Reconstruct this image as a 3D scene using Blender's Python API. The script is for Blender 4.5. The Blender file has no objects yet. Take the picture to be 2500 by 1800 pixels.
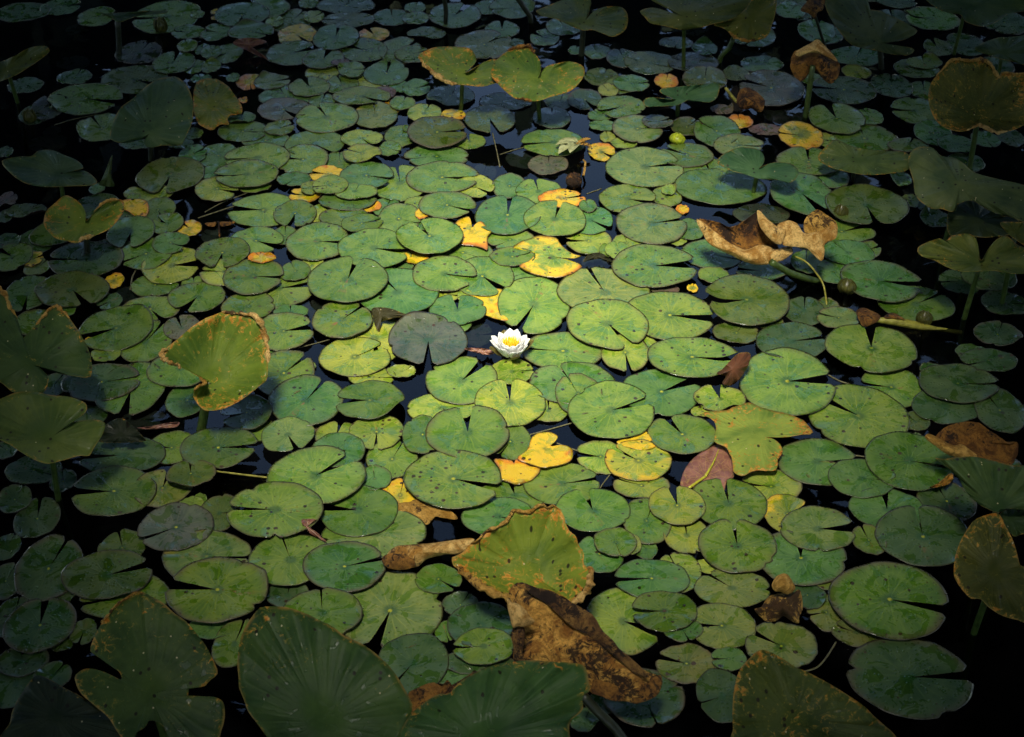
import bpy, math, random
from mathutils import Vector, Matrix, noise

# ------------------------------------------------------------------ camera, sky, sun, exposure
scene = bpy.context.scene
COL = scene.collection
R = math.radians
random.seed(7)

CAM_H, PITCH, FPX = 2.60, 36.5, 3800.0          # metres, degrees down, focal length in photo pixels (2500 wide)
cam_d = bpy.data.cameras.new('camera')
cam = bpy.data.objects.new('camera', cam_d)
COL.objects.link(cam)
cam.location = (0, 0, CAM_H)
cam.rotation_euler = (R(90 - PITCH), 0, 0)
cam_d.sensor_width = 36.0
cam_d.lens = 36.0 * FPX / 2500.0
cam_d.clip_start, cam_d.clip_end = 0.05, 400
scene.camera = cam
cam_d.dof.use_dof = True
cam_d.dof.focus_distance = 4.3
cam_d.dof.aperture_fstop = 9.0

SUN_EL, SUN_AZ = 64.0, 190.0                      # azimuth from +Y towards +X
world = bpy.data.worlds.new('World')
scene.world = world
world.use_nodes = True
wn = world.node_tree
wn.nodes.clear()
sky = wn.nodes.new('ShaderNodeTexSky')
sky.sky_type = 'NISHITA'
sky.sun_disc = False
sky.sun_elevation = R(SUN_EL)
sky.sun_rotation = R(SUN_AZ)
sky.air_density, sky.dust_density, sky.ozone_density = 1.0, 0.6, 1.5
bg = wn.nodes.new('ShaderNodeBackground')
bg.inputs['Strength'].default_value = 0.09
wo = wn.nodes.new('ShaderNodeOutputWorld')
wn.links.new(sky.outputs[0], bg.inputs[0])
wn.links.new(bg.outputs[0], wo.inputs[0])

SUN_DIR = Vector((math.cos(R(SUN_EL)) * math.sin(R(SUN_AZ)), math.cos(R(SUN_EL)) * math.cos(R(SUN_AZ)), math.sin(R(SUN_EL))))
sun_d = bpy.data.lights.new('sun', 'SUN')
sun_d.energy = 1.5
sun_d.angle = R(17)
sun_d.color = (1.0, 0.94, 0.80)
sun = bpy.data.objects.new('sun', sun_d)
COL.objects.link(sun)
sun.rotation_euler = (-SUN_DIR).to_track_quat('-Z', 'Y').to_euler()
sun.location = SUN_DIR * 30

vs = scene.view_settings
vs.view_transform, vs.look, vs.gamma, vs.use_curve_mapping = 'Standard', 'None', 1.0, False
vs.exposure = 2.32
scene.render.engine = 'CYCLES'
scene.cycles.use_denoising = True
scene.cycles.max_bounces = 4
scene.cycles.diffuse_bounces = 2
scene.cycles.glossy_bounces = 2
scene.cycles.use_light_tree = False
scene.cycles.transparent_max_bounces = 6

# ------------------------------------------------------------------ pixel <-> pond geometry
_c, _s = math.cos(R(PITCH)), math.sin(R(PITCH))
CAM = Vector((0, 0, CAM_H))
def ray(px, py):
    x, y = (px - 1250.0) / FPX, (900.0 - py) / FPX
    # camera axes: right=(1,0,0) up=(0,s,c) forward=(0,c,-s)
    return Vector((x, _c + y * _s, -_s + y * _c)).normalized()
def on_z(px, py, z=0.0):
    d = ray(px, py)
    return CAM + d * ((z - CAM_H) / d.z)
def on_plane(px, py, p0, n):
    d = ray(px, py)
    return CAM + d * ((p0 - CAM).dot(n) / d.dot(n)), d
def project(p):
    q = p - CAM
    f = q.y * _c - q.z * _s
    u = q.y * _s + q.z * _c
    return 1250.0 + FPX * q.x / f, 900.0 - FPX * u / f
Z = 3.628
def T(tile, x, y):
    return 500 * int(tile[0]) + x / Z, 450 * int(tile[1]) + y / Z

# ------------------------------------------------------------------ object helpers
def link(o, parent=None):
    COL.objects.link(o)
    if parent is not None:
        o.parent = parent
        o.matrix_parent_inverse = parent.matrix_basis.inverted()
    return o
def mesh_obj(name, verts, faces, mat, parent=None, uvs=None, smooth=True, origin=None, mats=None, fmat=None):
    me = bpy.data.meshes.new(name)
    if origin is not None:
        verts = [tuple(Vector(v) - origin) for v in verts]
    me.from_pydata([tuple(v) for v in verts], [], faces)
    if uvs is not None:
        l = me.uv_layers.new(name='UVMap')
        vi = [0] * len(me.loops)
        me.loops.foreach_get('vertex_index', vi)
        flat = []
        for i in vi:
            flat.extend(uvs[i])
        l.data.foreach_set('uv', flat)
    if smooth:
        me.polygons.foreach_set('use_smooth', [True] * len(me.polygons))
    for m in (mats or [mat]):
        me.materials.append(m)
    if fmat:
        me.polygons.foreach_set('material_index', fmat)
    me.update()
    o = bpy.data.objects.new(name, me)
    if origin is not None:
        o.location = origin
    return link(o, parent)
def empty(name, loc, label, cat, group=None):
    o = bpy.data.objects.new(name, None)
    o.location = loc
    o.empty_display_size = 0.05
    COL.objects.link(o)
    o['label'], o['category'] = label, cat
    if group:
        o['group'] = group
    return o
def tag(o, label, cat, group=None):
    o['label'], o['category'] = label, cat
    if group:
        o['group'] = group
    return o
def tube(pts, radii, seg=8):
    verts, faces, uvs = [], [], []
    n = len(pts)
    for i, p in enumerate(pts):
        a = pts[max(0, i - 1)]; b = pts[min(n - 1, i + 1)]
        t = (b - a).normalized()
        x = t.orthogonal().normalized() if i == 0 else (x - t * x.dot(t)).normalized()
        y = t.cross(x)
        r = radii[i] if isinstance(radii, (list, tuple)) else radii
        for k in range(seg):
            an = 2 * math.pi * k / seg
            verts.append(p + x * (r * math.cos(an)) + y * (r * math.sin(an)))
            uvs.append((k / seg, i / max(1, n - 1)))
    for i in range(n - 1):
        for k in range(seg):
            faces.append((i * seg + k, i * seg + (k + 1) % seg, (i + 1) * seg + (k + 1) % seg, (i + 1) * seg + k))
    faces.append(tuple(range(seg - 1, -1, -1)))
    faces.append(tuple(range((n - 1) * seg, n * seg)))
    return verts, faces, uvs
def spline(pts, m, closed=True):
    """Catmull-Rom resample of 2-D/3-D points at about even spacing."""
    n = len(pts)
    P = [Vector(p) for p in pts]
    out = []
    segs = n if closed else n - 1
    dense = []
    for i in range(segs):
        if closed:
            p0, p1, p2, p3 = P[(i - 1) % n], P[i], P[(i + 1) % n], P[(i + 2) % n]
        else:
            p0, p1, p2, p3 = P[max(0, i - 1)], P[i], P[i + 1], P[min(n - 1, i + 2)]
        for k in range(12):
            t = k / 12
            t2, t3 = t * t, t * t * t
            dense.append(0.5 * (2 * p1 + (p2 - p0) * t + (2 * p0 - 5 * p1 + 4 * p2 - p3) * t2 + (3 * p1 - p0 - 3 * p2 + p3) * t3))
    dense.append(P[0].copy() if closed else P[-1].copy())
    L = [0.0]
    for a, b in zip(dense, dense[1:]):
        L.append(L[-1] + (b - a).length)
    tot = L[-1]
    j = 0
    cnt = m if closed else m - 1
    for k in range(m):
        s = tot * k / cnt
        while j < len(L) - 2 and L[j + 1] < s:
            j += 1
        f = (s - L[j]) / max(1e-9, L[j + 1] - L[j])
        out.append(dense[j].lerp(dense[j + 1], min(1, max(0, f))))
    return out

# ------------------------------------------------------------------ materials
class NT:
    def __init__(self, name):
        self.m = bpy.data.materials.new(name)
        self.m.use_nodes = True
        self.t = self.m.node_tree
        self.t.nodes.clear()
        self.out = self.t.nodes.new('ShaderNodeOutputMaterial')
    def n(self, typ, **kw):
        nd = self.t.nodes.new(typ)
        for k, v in kw.items():
            if k.startswith('i_'):
                nd.inputs[k[2:].replace('_', ' ')].default_value = v
            else:
                setattr(nd, k, v)
        return nd
    def l(self, a, b):
        self.t.links.new(a, b)
    def math(self, op, a, b=None, c=None, clamp=False):
        nd = self.n('ShaderNodeMath', operation=op, use_clamp=clamp)
        for i, v in enumerate((a, b, c)):
            if v is None: continue
            if isinstance(v, (int, float)): nd.inputs[i].default_value = v
            else: self.l(v, nd.inputs[i])
        return nd.outputs[0]
    def mix(self, f, a, b, mode='MIX'):
        nd = self.n('ShaderNodeMix', data_type='RGBA', blend_type=mode)
        nd.clamp_factor = True
        for i, v in ((0, f), (6, a), (7, b)):
            if isinstance(v, (int, float)): nd.inputs[i].default_value = v
            elif isinstance(v, tuple): nd.inputs[i].default_value = (*v, 1) if len(v) == 3 else v
            else: self.l(v, nd.inputs[i])
        return nd.outputs[2]
    def ramp(self, f, a, b, smooth=True):
        nd = self.n('ShaderNodeMapRange', interpolation_type='SMOOTHSTEP' if smooth else 'LINEAR')
        self.l(f, nd.inputs[0]); nd.inputs[1].default_value = a; nd.inputs[2].default_value = b
        return nd.outputs[0]
    def noise(self, vec, scale, detail=3.0, rough=0.55, dist=0.0, w=None):
        nd = self.n('ShaderNodeTexNoise')
        if w is not None: vec = self.shift(vec, w)
        nd.inputs['Scale'].default_value = scale; nd.inputs['Detail'].default_value = detail
        nd.inputs['Roughness'].default_value = rough; nd.inputs['Distortion'].default_value = dist
        if vec is not None: self.l(vec, nd.inputs['Vector'])
        return nd.outputs['Fac']
    def shift(self, vec, w):
        if not hasattr(self, 'sh'): self.sh = {}
        key = (id(vec), str(w.node.name))
        if key not in self.sh:
            cb = self.n('ShaderNodeCombineXYZ'); self.l(w, cb.inputs[0]); self.l(w, cb.inputs[1])
            ad = self.n('ShaderNodeVectorMath', operation='ADD'); self.l(vec, ad.inputs[0]); self.l(cb.outputs[0], ad.inputs[1])
            self.sh[key] = ad.outputs[0]
        return self.sh[key]
    def voronoi(self, vec, scale, w=None):
        nd = self.n('ShaderNodeTexVoronoi', voronoi_dimensions='2D')
        if w is not None: vec = self.shift(vec, w)
        nd.inputs['Scale'].default_value = scale
        if vec is not None: self.l(vec, nd.inputs['Vector'])
        return nd.outputs['Distance'], nd.outputs['Color']
    def bsdf(self, **kw):
        b = self.n('ShaderNodeBsdfPrincipled')
        for k, v in kw.items():
            s = b.inputs[k.replace('_', ' ')]
            if isinstance(v, (int, float)): s.default_value = v
            elif isinstance(v, tuple): s.default_value = (*v, 1)
            else: self.l(v, s)
        self.l(b.outputs[0], self.out.inputs[0])
        return b
    def bump(self, h, strength, dist, prev=None):
        b = self.n('ShaderNodeBump')
        b.inputs['Strength'].default_value = strength
        b.inputs['Distance'].default_value = dist
        self.l(h, b.inputs['Height'])
        if prev is not None: self.l(prev, b.inputs['Normal'])
        return b.outputs[0]

def mat_pad():
    """floating pad: tint = blade colour, its alpha = 1 - how far the pad has yellowed, seed = pattern seed"""
    m = NT('lily_pad_blade')
    oi = m.n('ShaderNodeAttribute', attribute_name='tint')
    sd = m.n('ShaderNodeAttribute', attribute_name='seed')
    rnd = sd.outputs['Fac']
    uv = m.n('ShaderNodeUVMap')
    sep = m.n('ShaderNodeSeparateXYZ'); m.l(uv.outputs[0], sep.inputs[0])
    u, v = sep.outputs[0], sep.outputs[1]
    tc = m.n('ShaderNodeTexCoord'); P = tc.outputs['Object']
    seed = m.math('MULTIPLY', rnd, 37.0)
    # veins: branching rays from the petiole
    n1 = m.noise(P, 34, 2, 0.5, 0, seed)
    ua = m.math('ADD', u, m.math('MULTIPLY', m.math('SUBTRACT', n1, 0.5), 0.03))
    saw = m.math('PINGPONG', m.math('MULTIPLY', ua, 15.0), 0.5)
    vein = m.math('MULTIPLY', m.ramp(saw, 0.13, 0.0), m.math('MULTIPLY', m.ramp(v, 1.0, 0.2), 0.75))
    saw2 = m.math('PINGPONG', m.math('MULTIPLY', ua, 41.0), 0.5)
    vein2 = m.math('MULTIPLY', m.ramp(saw2, 0.2, 0.0), m.math('MULTIPLY', m.ramp(v, 0.25, 0.6), 0.30))
    veins = m.math('MAXIMUM', vein, vein2)
    big = m.noise(P, 16, 3, 0.6, 0.6, seed)
    fine = m.noise(P, 120, 3, 0.6, 0, seed)
    base = oi.outputs['Color']
    dk = m.mix(1.0, base, (0.66, 0.80, 0.64), 'MULTIPLY')
    lt = m.mix(1.0, base, (1.26, 1.16, 1.05), 'MULTIPLY')
    c = m.mix(m.ramp(big, 0.36, 0.64), dk, lt)
    pale_sheen = m.noise(P, 13, 2, 0.5, 0.9, m.math('ADD', seed, 17.0))
    c = m.mix(m.math('MULTIPLY', m.ramp(pale_sheen, 0.40, 0.60), 0.16), c, (0.20, 0.27, 0.11))  # pale sky sheen blended into the blade colour
    c = m.mix(m.math('MULTIPLY', m.ramp(fine, 0.45, 0.75), 0.35), c, dk)
    c = m.mix(veins, c, m.mix(1.0, base, (1.9, 1.55, 1.15), 'MULTIPLY'))
    # dark green flare round the petiole, and the pale dot
    c = m.mix(m.math('MULTIPLY', m.ramp(m.math('ADD', v, m.math('MULTIPLY', n1, 0.1)), 0.24, 0.13), 0.6), c, (0.02, 0.075, 0.03))
    c = m.mix(m.math('MULTIPLY', m.ramp(v, 0.055, 0.02), m.ramp(m.math('FRACT', m.math('MULTIPLY', rnd, 11.3)), 0.35, 0.65)), c, (0.42, 0.42, 0.03))
    # yellowing: starts at the rim and eats inward
    yel = m.math('SUBTRACT', 1.0, oi.outputs['Alpha'])
    blot = m.noise(P, 11, 4, 0.6, 0.8, seed)
    reach = m.math('ADD', m.math('MULTIPLY', v, 0.45), m.math('MULTIPLY', blot, 1.5))
    ymask = m.ramp(m.math('ADD', reach, m.math('MULTIPLY', yel, 0.85)), 1.36, 1.60)
    omask = m.ramp(m.math('ADD', reach, m.math('MULTIPLY', yel, 0.6)), 1.54, 1.78)
    ymask = m.math('MULTIPLY', ymask, m.ramp(yel, 0.02, 0.2))
    omask = m.math('MULTIPLY', omask, m.ramp(yel, 0.25, 0.5))
    c = m.mix(ymask, c, (0.66, 0.44, 0.022))
    c = m.mix(omask, c, (0.62, 0.22, 0.012))
    # reddish streak along the main vein on some pads
    red = m.math('MULTIPLY', m.ramp(m.noise(P, 60, 4, 0.7, 0, seed), 0.50, 0.62), m.math('MULTIPLY', m.ramp(m.math('PINGPONG', m.math('ADD', u, 0.5), 0.5), 0.05, 0.0), m.ramp(v, 0.95, 0.3)))
    red = m.math('MULTIPLY', red, m.ramp(m.math('FRACT', m.math('MULTIPLY', rnd, 13.7)), 0.55, 0.75))
    c = m.mix(m.math('MULTIPLY', red, 0.75), c, (0.30, 0.10, 0.05))
    # specks and bites
    d, dc = m.voronoi(P, 62, seed)
    sepc = m.n('ShaderNodeSeparateColor'); m.l(dc, sepc.inputs[0])
    heavy = m.ramp(m.math('FRACT', m.math('MULTIPLY', rnd, 3.1)), 0.80, 0.92)
    amount = m.math('SUBTRACT', m.math('SUBTRACT', 0.975, m.math('MULTIPLY', m.math('FRACT', m.math('MULTIPLY', rnd, 7.3)), 0.09)), m.math('MULTIPLY', heavy, 0.22))
    size = m.math('MULTIPLY', sepc.outputs[1], m.math('MULTIPLY', sepc.outputs[1], 0.30))
    sp = m.math('MULTIPLY', m.math('GREATER_THAN', sepc.outputs[0], amount), m.math('LESS_THAN', m.math('ADD', d, m.math('MULTIPLY', fine, 0.22)), m.math('ADD', size, 0.17)))
    c = m.mix(m.math('MULTIPLY', sp, 0.92), c, m.mix(sepc.outputs[2], (0.014, 0.010, 0.007), (0.060, 0.028, 0.016)))
    # rim: thin maroon-brown edge with a shadow line painted in, and the cut edge below it
    rimn = m.math('ADD', v, m.math('MULTIPLY', m.math('SUBTRACT', fine, 0.5), 0.06))
    c = m.mix(m.math('MULTIPLY', m.ramp(m.math('ADD', rimn, m.math('MULTIPLY', m.math('SUBTRACT', blot, 0.5), 0.25)), 0.80, 1.02), m.math('MULTIPLY', m.math('FRACT', m.math('MULTIPLY', rnd, 5.7)), 0.75)), c, (0.13, 0.085, 0.055))
    c = m.mix(m.math('MULTIPLY', m.ramp(rimn, 0.945, 0.995), 0.72), c, (0.035, 0.022, 0.014))
    c = m.mix(m.ramp(v, 1.01, 1.03), c, (0.022, 0.012, 0.010))
    # wet film: smooth puddles between a duller wax-coated skin with rain beads
    wet = m.ramp(m.noise(P, 19, 3, 0.6, 1.0, m.math('ADD', seed, 9.0)), 0.55, 0.575)
    bd, bc = m.voronoi(P, 105, m.math('ADD', seed, 4.0))
    sepb = m.n('ShaderNodeSeparateColor'); m.l(bc, sepb.inputs[0])
    bead = m.math('MULTIPLY', m.ramp(bd, 0.42, 0.18), m.math('GREATER_THAN', sepb.outputs[0], 0.72))
    rough = m.math('SUBTRACT', 0.40, m.math('MULTIPLY', m.math('MAXIMUM', wet, bead), 0.27))
    h = m.math('ADD', m.math('MULTIPLY', veins, 0.5), m.math('ADD', m.math('MULTIPLY', big, 1.4), m.math('MULTIPLY', fine, 0.25)))
    h = m.math('MULTIPLY', h, m.math('SUBTRACT', 1.0, m.math('MULTIPLY', wet, 0.75)))
    h = m.math('ADD', h, m.math('ADD', m.math('MULTIPLY', bead, 0.7), m.math('MULTIPLY', wet, 0.9)))
    nrm = m.bump(h, 0.45, 0.0018)
    c = m.mix(m.math('MULTIPLY', wet, 0.8), c, m.mix(1.0, c, (0.58, 0.78, 0.40), 'MULTIPLY'))
    m.bsdf(Base_Color=c, Roughness=rough, Normal=nrm, Specular_IOR_Level=0.46)
    return m.m

def mat_leaf(name, underside=False):
    """raised leaf: object colour = blade colour, object alpha = 1 - decay"""
    m = NT(name)
    oi = m.n('ShaderNodeObjectInfo')
    uv = m.n('ShaderNodeUVMap')
    sep = m.n('ShaderNodeSeparateXYZ'); m.l(uv.outputs[0], sep.inputs[0])
    u, v = sep.outputs[0], sep.outputs[1]
    tc = m.n('ShaderNodeTexCoord'); P = tc.outputs['Object']
    seed = m.math('MULTIPLY', oi.outputs['Random'], 31.0)
    n1 = m.noise(P, 22, 2, 0.5, 0, seed)
    ua = m.math('ADD', u, m.math('MULTIPLY', m.math('SUBTRACT', n1, 0.5), 0.012))
    saw = m.math('PINGPONG', m.math('MULTIPLY', ua, 34.0), 0.5)
    veins = m.math('MULTIPLY', m.ramp(saw, 0.30, 0.0), m.ramp(v, 0.2, 0.6))
    big = m.noise(P, 9, 4, 0.6, 0.5, seed)
    fine = m.noise(P, 90, 3, 0.65, 0, seed)
    base = oi.outputs['Color']
    dk = m.mix(1.0, base, (0.55, 0.66, 0.55), 'MULTIPLY')
    lt = m.mix(1.0, base, (1.5, 1.28, 1.05), 'MULTIPLY')
    c = m.mix(m.ramp(big, 0.3, 0.7), dk, lt)
    c = m.mix(m.math('MULTIPLY', veins, 0.28), c, lt)
    c = m.mix(m.math('MULTIPLY', m.ramp(fine, 0.5, 0.8), 0.3), c, dk)
    dec = m.math('SUBTRACT', 1.0, oi.outputs['Alpha'])
    # rust: mottled orange-brown flecks, denser to the rim
    blot = m.noise(P, 48, 6, 0.74, 1.4, seed)
    large = m.noise(P, 7, 2, 0.5, 0.3, seed)
    k = m.math('ADD', m.math('MULTIPLY', m.math('POWER', v, 7.0), 0.12), m.math('ADD', m.math('MULTIPLY', blot, 0.75), m.math('MULTIPLY', large, 0.25)))
    k = m.math('ADD', k, m.math('MULTIPLY', dec, 0.30))
    c = m.mix(m.math('MULTIPLY', m.ramp(k, 0.635, 0.75), 0.6), c, (0.36, 0.30, 0.035))
    c = m.mix(m.ramp(k, 0.695, 0.735), c, m.mix(m.ramp(fine, 0.35, 0.65), (0.42, 0.14, 0.012), (0.66, 0.34, 0.06)))
    c = m.mix(m.ramp(k, 0.785, 0.84), c, (0.05, 0.022, 0.010))
    d, dc = m.voronoi(P, 60, seed)
    sepc = m.n('ShaderNodeSeparateColor'); m.l(dc, sepc.inputs[0])
    sp = m.math('MULTIPLY', m.math('GREATER_THAN', sepc.outputs[0], 0.93), m.ramp(d, 0.26, 0.16))
    c = m.mix(m.math('MULTIPLY', sp, 0.9), c, (0.014, 0.010, 0.006))
    sp2 = m.math('MULTIPLY', m.math('LESS_THAN', sepc.outputs[0], 0.03), m.ramp(d, 0.12, 0.07))
    c = m.mix(sp2, c, (0.65, 0.55, 0.30))
    c = m.mix(m.math('MULTIPLY', m.ramp(v, 0.965, 1.0), m.ramp(m.noise(P, 17, 3, 0.6, 0, m.math('ADD', seed, 12.0)), 0.42, 0.62)), c, (0.34, 0.22, 0.05))
    wet = m.ramp(m.noise(P, 45, 2, 0.5, 0.6, m.math('ADD', seed, 5.0)), 0.60, 0.64)
    rough = m.math('ADD', m.math('SUBTRACT', 0.52, m.math('MULTIPLY', wet, 0.22)), m.math('MULTIPLY', m.ramp(v, 0.35, 0.1), 0.4))
    h = m.math('ADD', m.math('MULTIPLY', veins, 0.5), m.math('ADD', m.math('MULTIPLY', big, 1.5), m.math('MULTIPLY', fine, 0.35)))
    h = m.math('ADD', h, m.math('MULTIPLY', wet, 0.5))
    nrm = m.bump(h, 0.5, 0.003)
    b = m.bsdf(Base_Color=c, Roughness=rough, Normal=nrm, Specular_IOR_Level=0.22)
    tr = m.n('ShaderNodeBsdfTranslucent'); m.l(c, tr.inputs[0])
    mx = m.n('ShaderNodeMixShader'); mx.inputs[0].default_value = 0.18
    m.l(b.outputs[0], mx.inputs[1]); m.l(tr.outputs[0], mx.inputs[2]); m.l(mx.outputs[0], m.out.inputs[0])
    return m.m

def mat_dead(name, a, b, dark, off=0.0):
    m = NT(name)
    oi = m.n('ShaderNodeObjectInfo')
    tc = m.n('ShaderNodeTexCoord'); P = tc.outputs['Object']
    seed = m.math('MULTIPLY', oi.outputs['Random'], 31.0)
    n1 = m.noise(P, 22, 5, 0.7, 0.8, seed)
    n2 = m.noise(P, 150, 5, 0.8, 0.3, seed)
    n3 = m.noise(P, 48, 7, 0.78, 1.6, m.math('ADD', seed, 3.0))
    n4 = m.noise(P, 9, 3, 0.6, 0.5, m.math('ADD', seed, 6.0))
    c = m.mix(m.ramp(n1, 0.38, 0.60), a, b)
    c = m.mix(m.math('MULTIPLY', m.ramp(n2, 0.46, 0.62), 0.5), c, tuple(x * 0.40 for x in a))
    dk = m.math('ADD', n3, m.math('MULTIPLY', m.math('SUBTRACT', n4, 0.5), 0.9))
    c = m.mix(m.math('MULTIPLY', m.ramp(dk, 0.53 + off, 0.60 + off), 0.93), c, dark)
    h = m.math('ADD', m.math('MULTIPLY', n1, 0.8), m.math('ADD', m.math('MULTIPLY', n2, 0.5), n3))
    m.bsdf(Base_Color=c, Roughness=0.72, Normal=m.bump(h, 1.0, 0.010), Specular_IOR_Level=0.3)
    return m.m

def mat_simple(name, col, rough=0.5, var=0.3, scale=40, bump=0.3, spec=0.4):
    m = NT(name)
    tc = m.n('ShaderNodeTexCoord'); P = tc.outputs['Object']
    n1 = m.noise(P, scale, 4, 0.6)
    c = m.mix(m.ramp(n1, 0.3, 0.7), tuple(x * (1 - var) for x in col), tuple(min(1, x * (1 + var)) for x in col))
    m.bsdf(Base_Color=c, Roughness=rough, Normal=m.bump(n1, bump, 0.002), Specular_IOR_Level=spec)
    return m.m

def mat_water():
    m = NT('pond_water')
    tc = m.n('ShaderNodeTexCoord'); P = tc.outputs['Object']
    n = m.noise(P, 5.0, 2, 0.5)
    nrm = m.bump(n, 0.05, 0.02)
    fr = m.n('ShaderNodeFresnel'); fr.inputs['IOR'].default_value = 1.33; m.l(nrm, fr.inputs['Normal'])
    tr = m.n('ShaderNodeBsdfTransparent'); tr.inputs[0].default_value = (0.30, 0.33, 0.38, 1)
    gl = m.n('ShaderNodeBsdfGlossy'); gl.inputs['Roughness'].default_value = 0.015; m.l(nrm, gl.inputs['Normal'])
    mx = m.n('ShaderNodeMixShader')
    m.l(fr.outputs[0], mx.inputs[0]); m.l(tr.outputs[0], mx.inputs[1]); m.l(gl.outputs[0], mx.inputs[2])
    m.l(mx.outputs[0], m.out.inputs[0])
    return m.m

def mat_ground():
    m = NT('mud_and_bank')
    tc = m.n('ShaderNodeTexCoord'); P = tc.outputs['Object']
    n1 = m.noise(P, 1.3, 6, 0.65); n2 = m.noise(P, 14, 5, 0.7)
    sep = m.n('ShaderNodeSeparateXYZ'); m.l(P, sep.inputs[0])
    mud = m.mix(n2, (0.010, 0.009, 0.008), (0.026, 0.022, 0.016))
    grass = m.mix(m.ramp(n1, 0.35, 0.65), (0.030, 0.045, 0.012), (0.055, 0.060, 0.022))
    c = m.mix(m.ramp(sep.outputs[2], -0.02, 0.12), mud, grass)
    m.bsdf(Base_Color=c, Roughness=0.9, Normal=m.bump(n2, 0.6, 0.05))
    return m.m

M = dict(
    pad=mat_pad(), leaf=mat_leaf('raised_leaf_blade'),
    straw=mat_dead('dead_leaf_straw', (0.44, 0.21, 0.035), (0.85, 0.56, 0.19), (0.06, 0.03, 0.012), 0.09),
    brown=mat_dead('dead_leaf_brown', (0.12, 0.048, 0.011), (0.36, 0.165, 0.028), (0.014, 0.008, 0.006)),
    gold=mat_dead('dead_leaf_gold', (0.36, 0.18, 0.022), (0.68, 0.40, 0.09), (0.04, 0.018, 0.008), 0.04),
    burnt=mat_dead('dead_leaf_burnt', (0.30, 0.12, 0.018), (0.82, 0.45, 0.09), (0.020, 0.010, 0.006), -0.02),
    char=mat_dead('dead_leaf_charred', (0.10, 0.045, 0.014), (0.30, 0.16, 0.04), (0.012, 0.007, 0.006), -0.05),
    lime=mat_simple('lime_midrib', (0.42, 0.40, 0.03), 0.4, 0.25, 60),
    stem=mat_simple('green_stem', (0.045, 0.075, 0.014), 0.35, 0.35, 60),
    ystem=mat_simple('yellowed_stem', (0.26, 0.24, 0.035), 0.4, 0.4, 60),
    dstem=mat_simple('dark_stem', (0.018, 0.022, 0.010), 0.4, 0.4, 60),
    stalk=mat_simple('drowned_stalk', (0.14, 0.13, 0.06), 0.5, 0.3, 60),
    petal=mat_simple('white_petal', (0.80, 0.80, 0.76), 0.5, 0.05, 30, 0.15),
    stamen=mat_simple('yellow_stamen', (0.80, 0.50, 0.012), 0.5, 0.15, 80),
    sepal=mat_simple('olive_sepal', (0.13, 0.11, 0.025), 0.45, 0.5, 70),
    bud=mat_simple('green_bud', (0.075, 0.075, 0.014), 0.35, 0.4, 60),
    budb=mat_simple('bright_bud', (0.36, 0.42, 0.02), 0.35, 0.3, 60),
    red=None, bark=mat_simple('shade_tree_bark', (0.06, 0.045, 0.03), 0.9, 0.4, 12, 0.8),
    shade_foliage=mat_simple('shade_tree_foliage', (0.035, 0.060, 0.018), 0.6, 0.4, 3, 0.0),
    water=mat_water(), ground=mat_ground())
def mat_red():
    m = NT('maroon_underside')
    uv = m.n('ShaderNodeUVMap')
    sep = m.n('ShaderNodeSeparateXYZ'); m.l(uv.outputs[0], sep.inputs[0])
    tc = m.n('ShaderNodeTexCoord'); P = tc.outputs['Object']
    d = m.n('ShaderNodeTexVoronoi', feature='DISTANCE_TO_EDGE'); d.inputs['Scale'].default_value = 60; m.l(P, d.inputs['Vector'])
    n = m.noise(P, 30, 4, 0.6)
    saw = m.math('PINGPONG', m.math('MULTIPLY', sep.outputs[0], 13.0), 0.5)
    vein = m.math('MAXIMUM', m.math('MULTIPLY', m.ramp(saw, 0.07, 0.0), m.ramp(sep.outputs[1], 0.9, 0.3)), m.math('MULTIPLY', m.ramp(d.outputs['Distance'], 0.05, 0.0), 0.55))
    c = m.mix(m.ramp(n, 0.35, 0.65), (0.16, 0.062, 0.045), (0.28, 0.125, 0.085))
    c = m.mix(m.math('MULTIPLY', vein, 0.75), c, (0.44, 0.30, 0.08))
    m.bsdf(Base_Color=c, Roughness=0.35, Normal=m.bump(vein, 0.4, 0.001))
    return m.m
M['red'] = mat_red()

# ------------------------------------------------------------------ the setting: mud bed and bank in one sheet, water
def bank_h(x, y):
    e = math.sqrt((x / 6.2) ** 2 + ((y - 5.0) / 8.5) ** 2)
    t = min(1, max(0, (e - 0.9) / 0.25))
    return -0.55 + (0.85 + 0.25 * min(3, max(0, e - 1.1))) * t * t * (3 - 2 * t) + 0.05 * noise.noise(Vector((x * .5, y * .5, 0)))
gv, gf = [], []
NG = 90
def gpos(i):
    s = (i / NG) * 2 - 1
    return math.copysign(abs(s) ** 2.4, s) * 150
for j in range(NG + 1):
    for i in range(NG + 1):
        x, y = gpos(i), 5 + gpos(j)
        gv.append((x, y, bank_h(x, y)))
for j in range(NG):
    for i in range(NG):
        a = j * (NG + 1) + i
        gf.append((a, a + 1, a + NG + 2, a + NG + 1))
g = mesh_obj('ground', gv, gf, M['ground'])
g['kind'] = 'structure'; g['label'] = 'dark mud bed and grassy bank around the pond'
w = mesh_obj('water', [(-9, -7, 0), (9, -7, 0), (9, 17, 0), (-9, 17, 0)], [(0, 1, 2, 3)], M['water'])
w['kind'] = 'structure'; w['label'] = 'still dark navy pond water between the lily pads'

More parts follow.
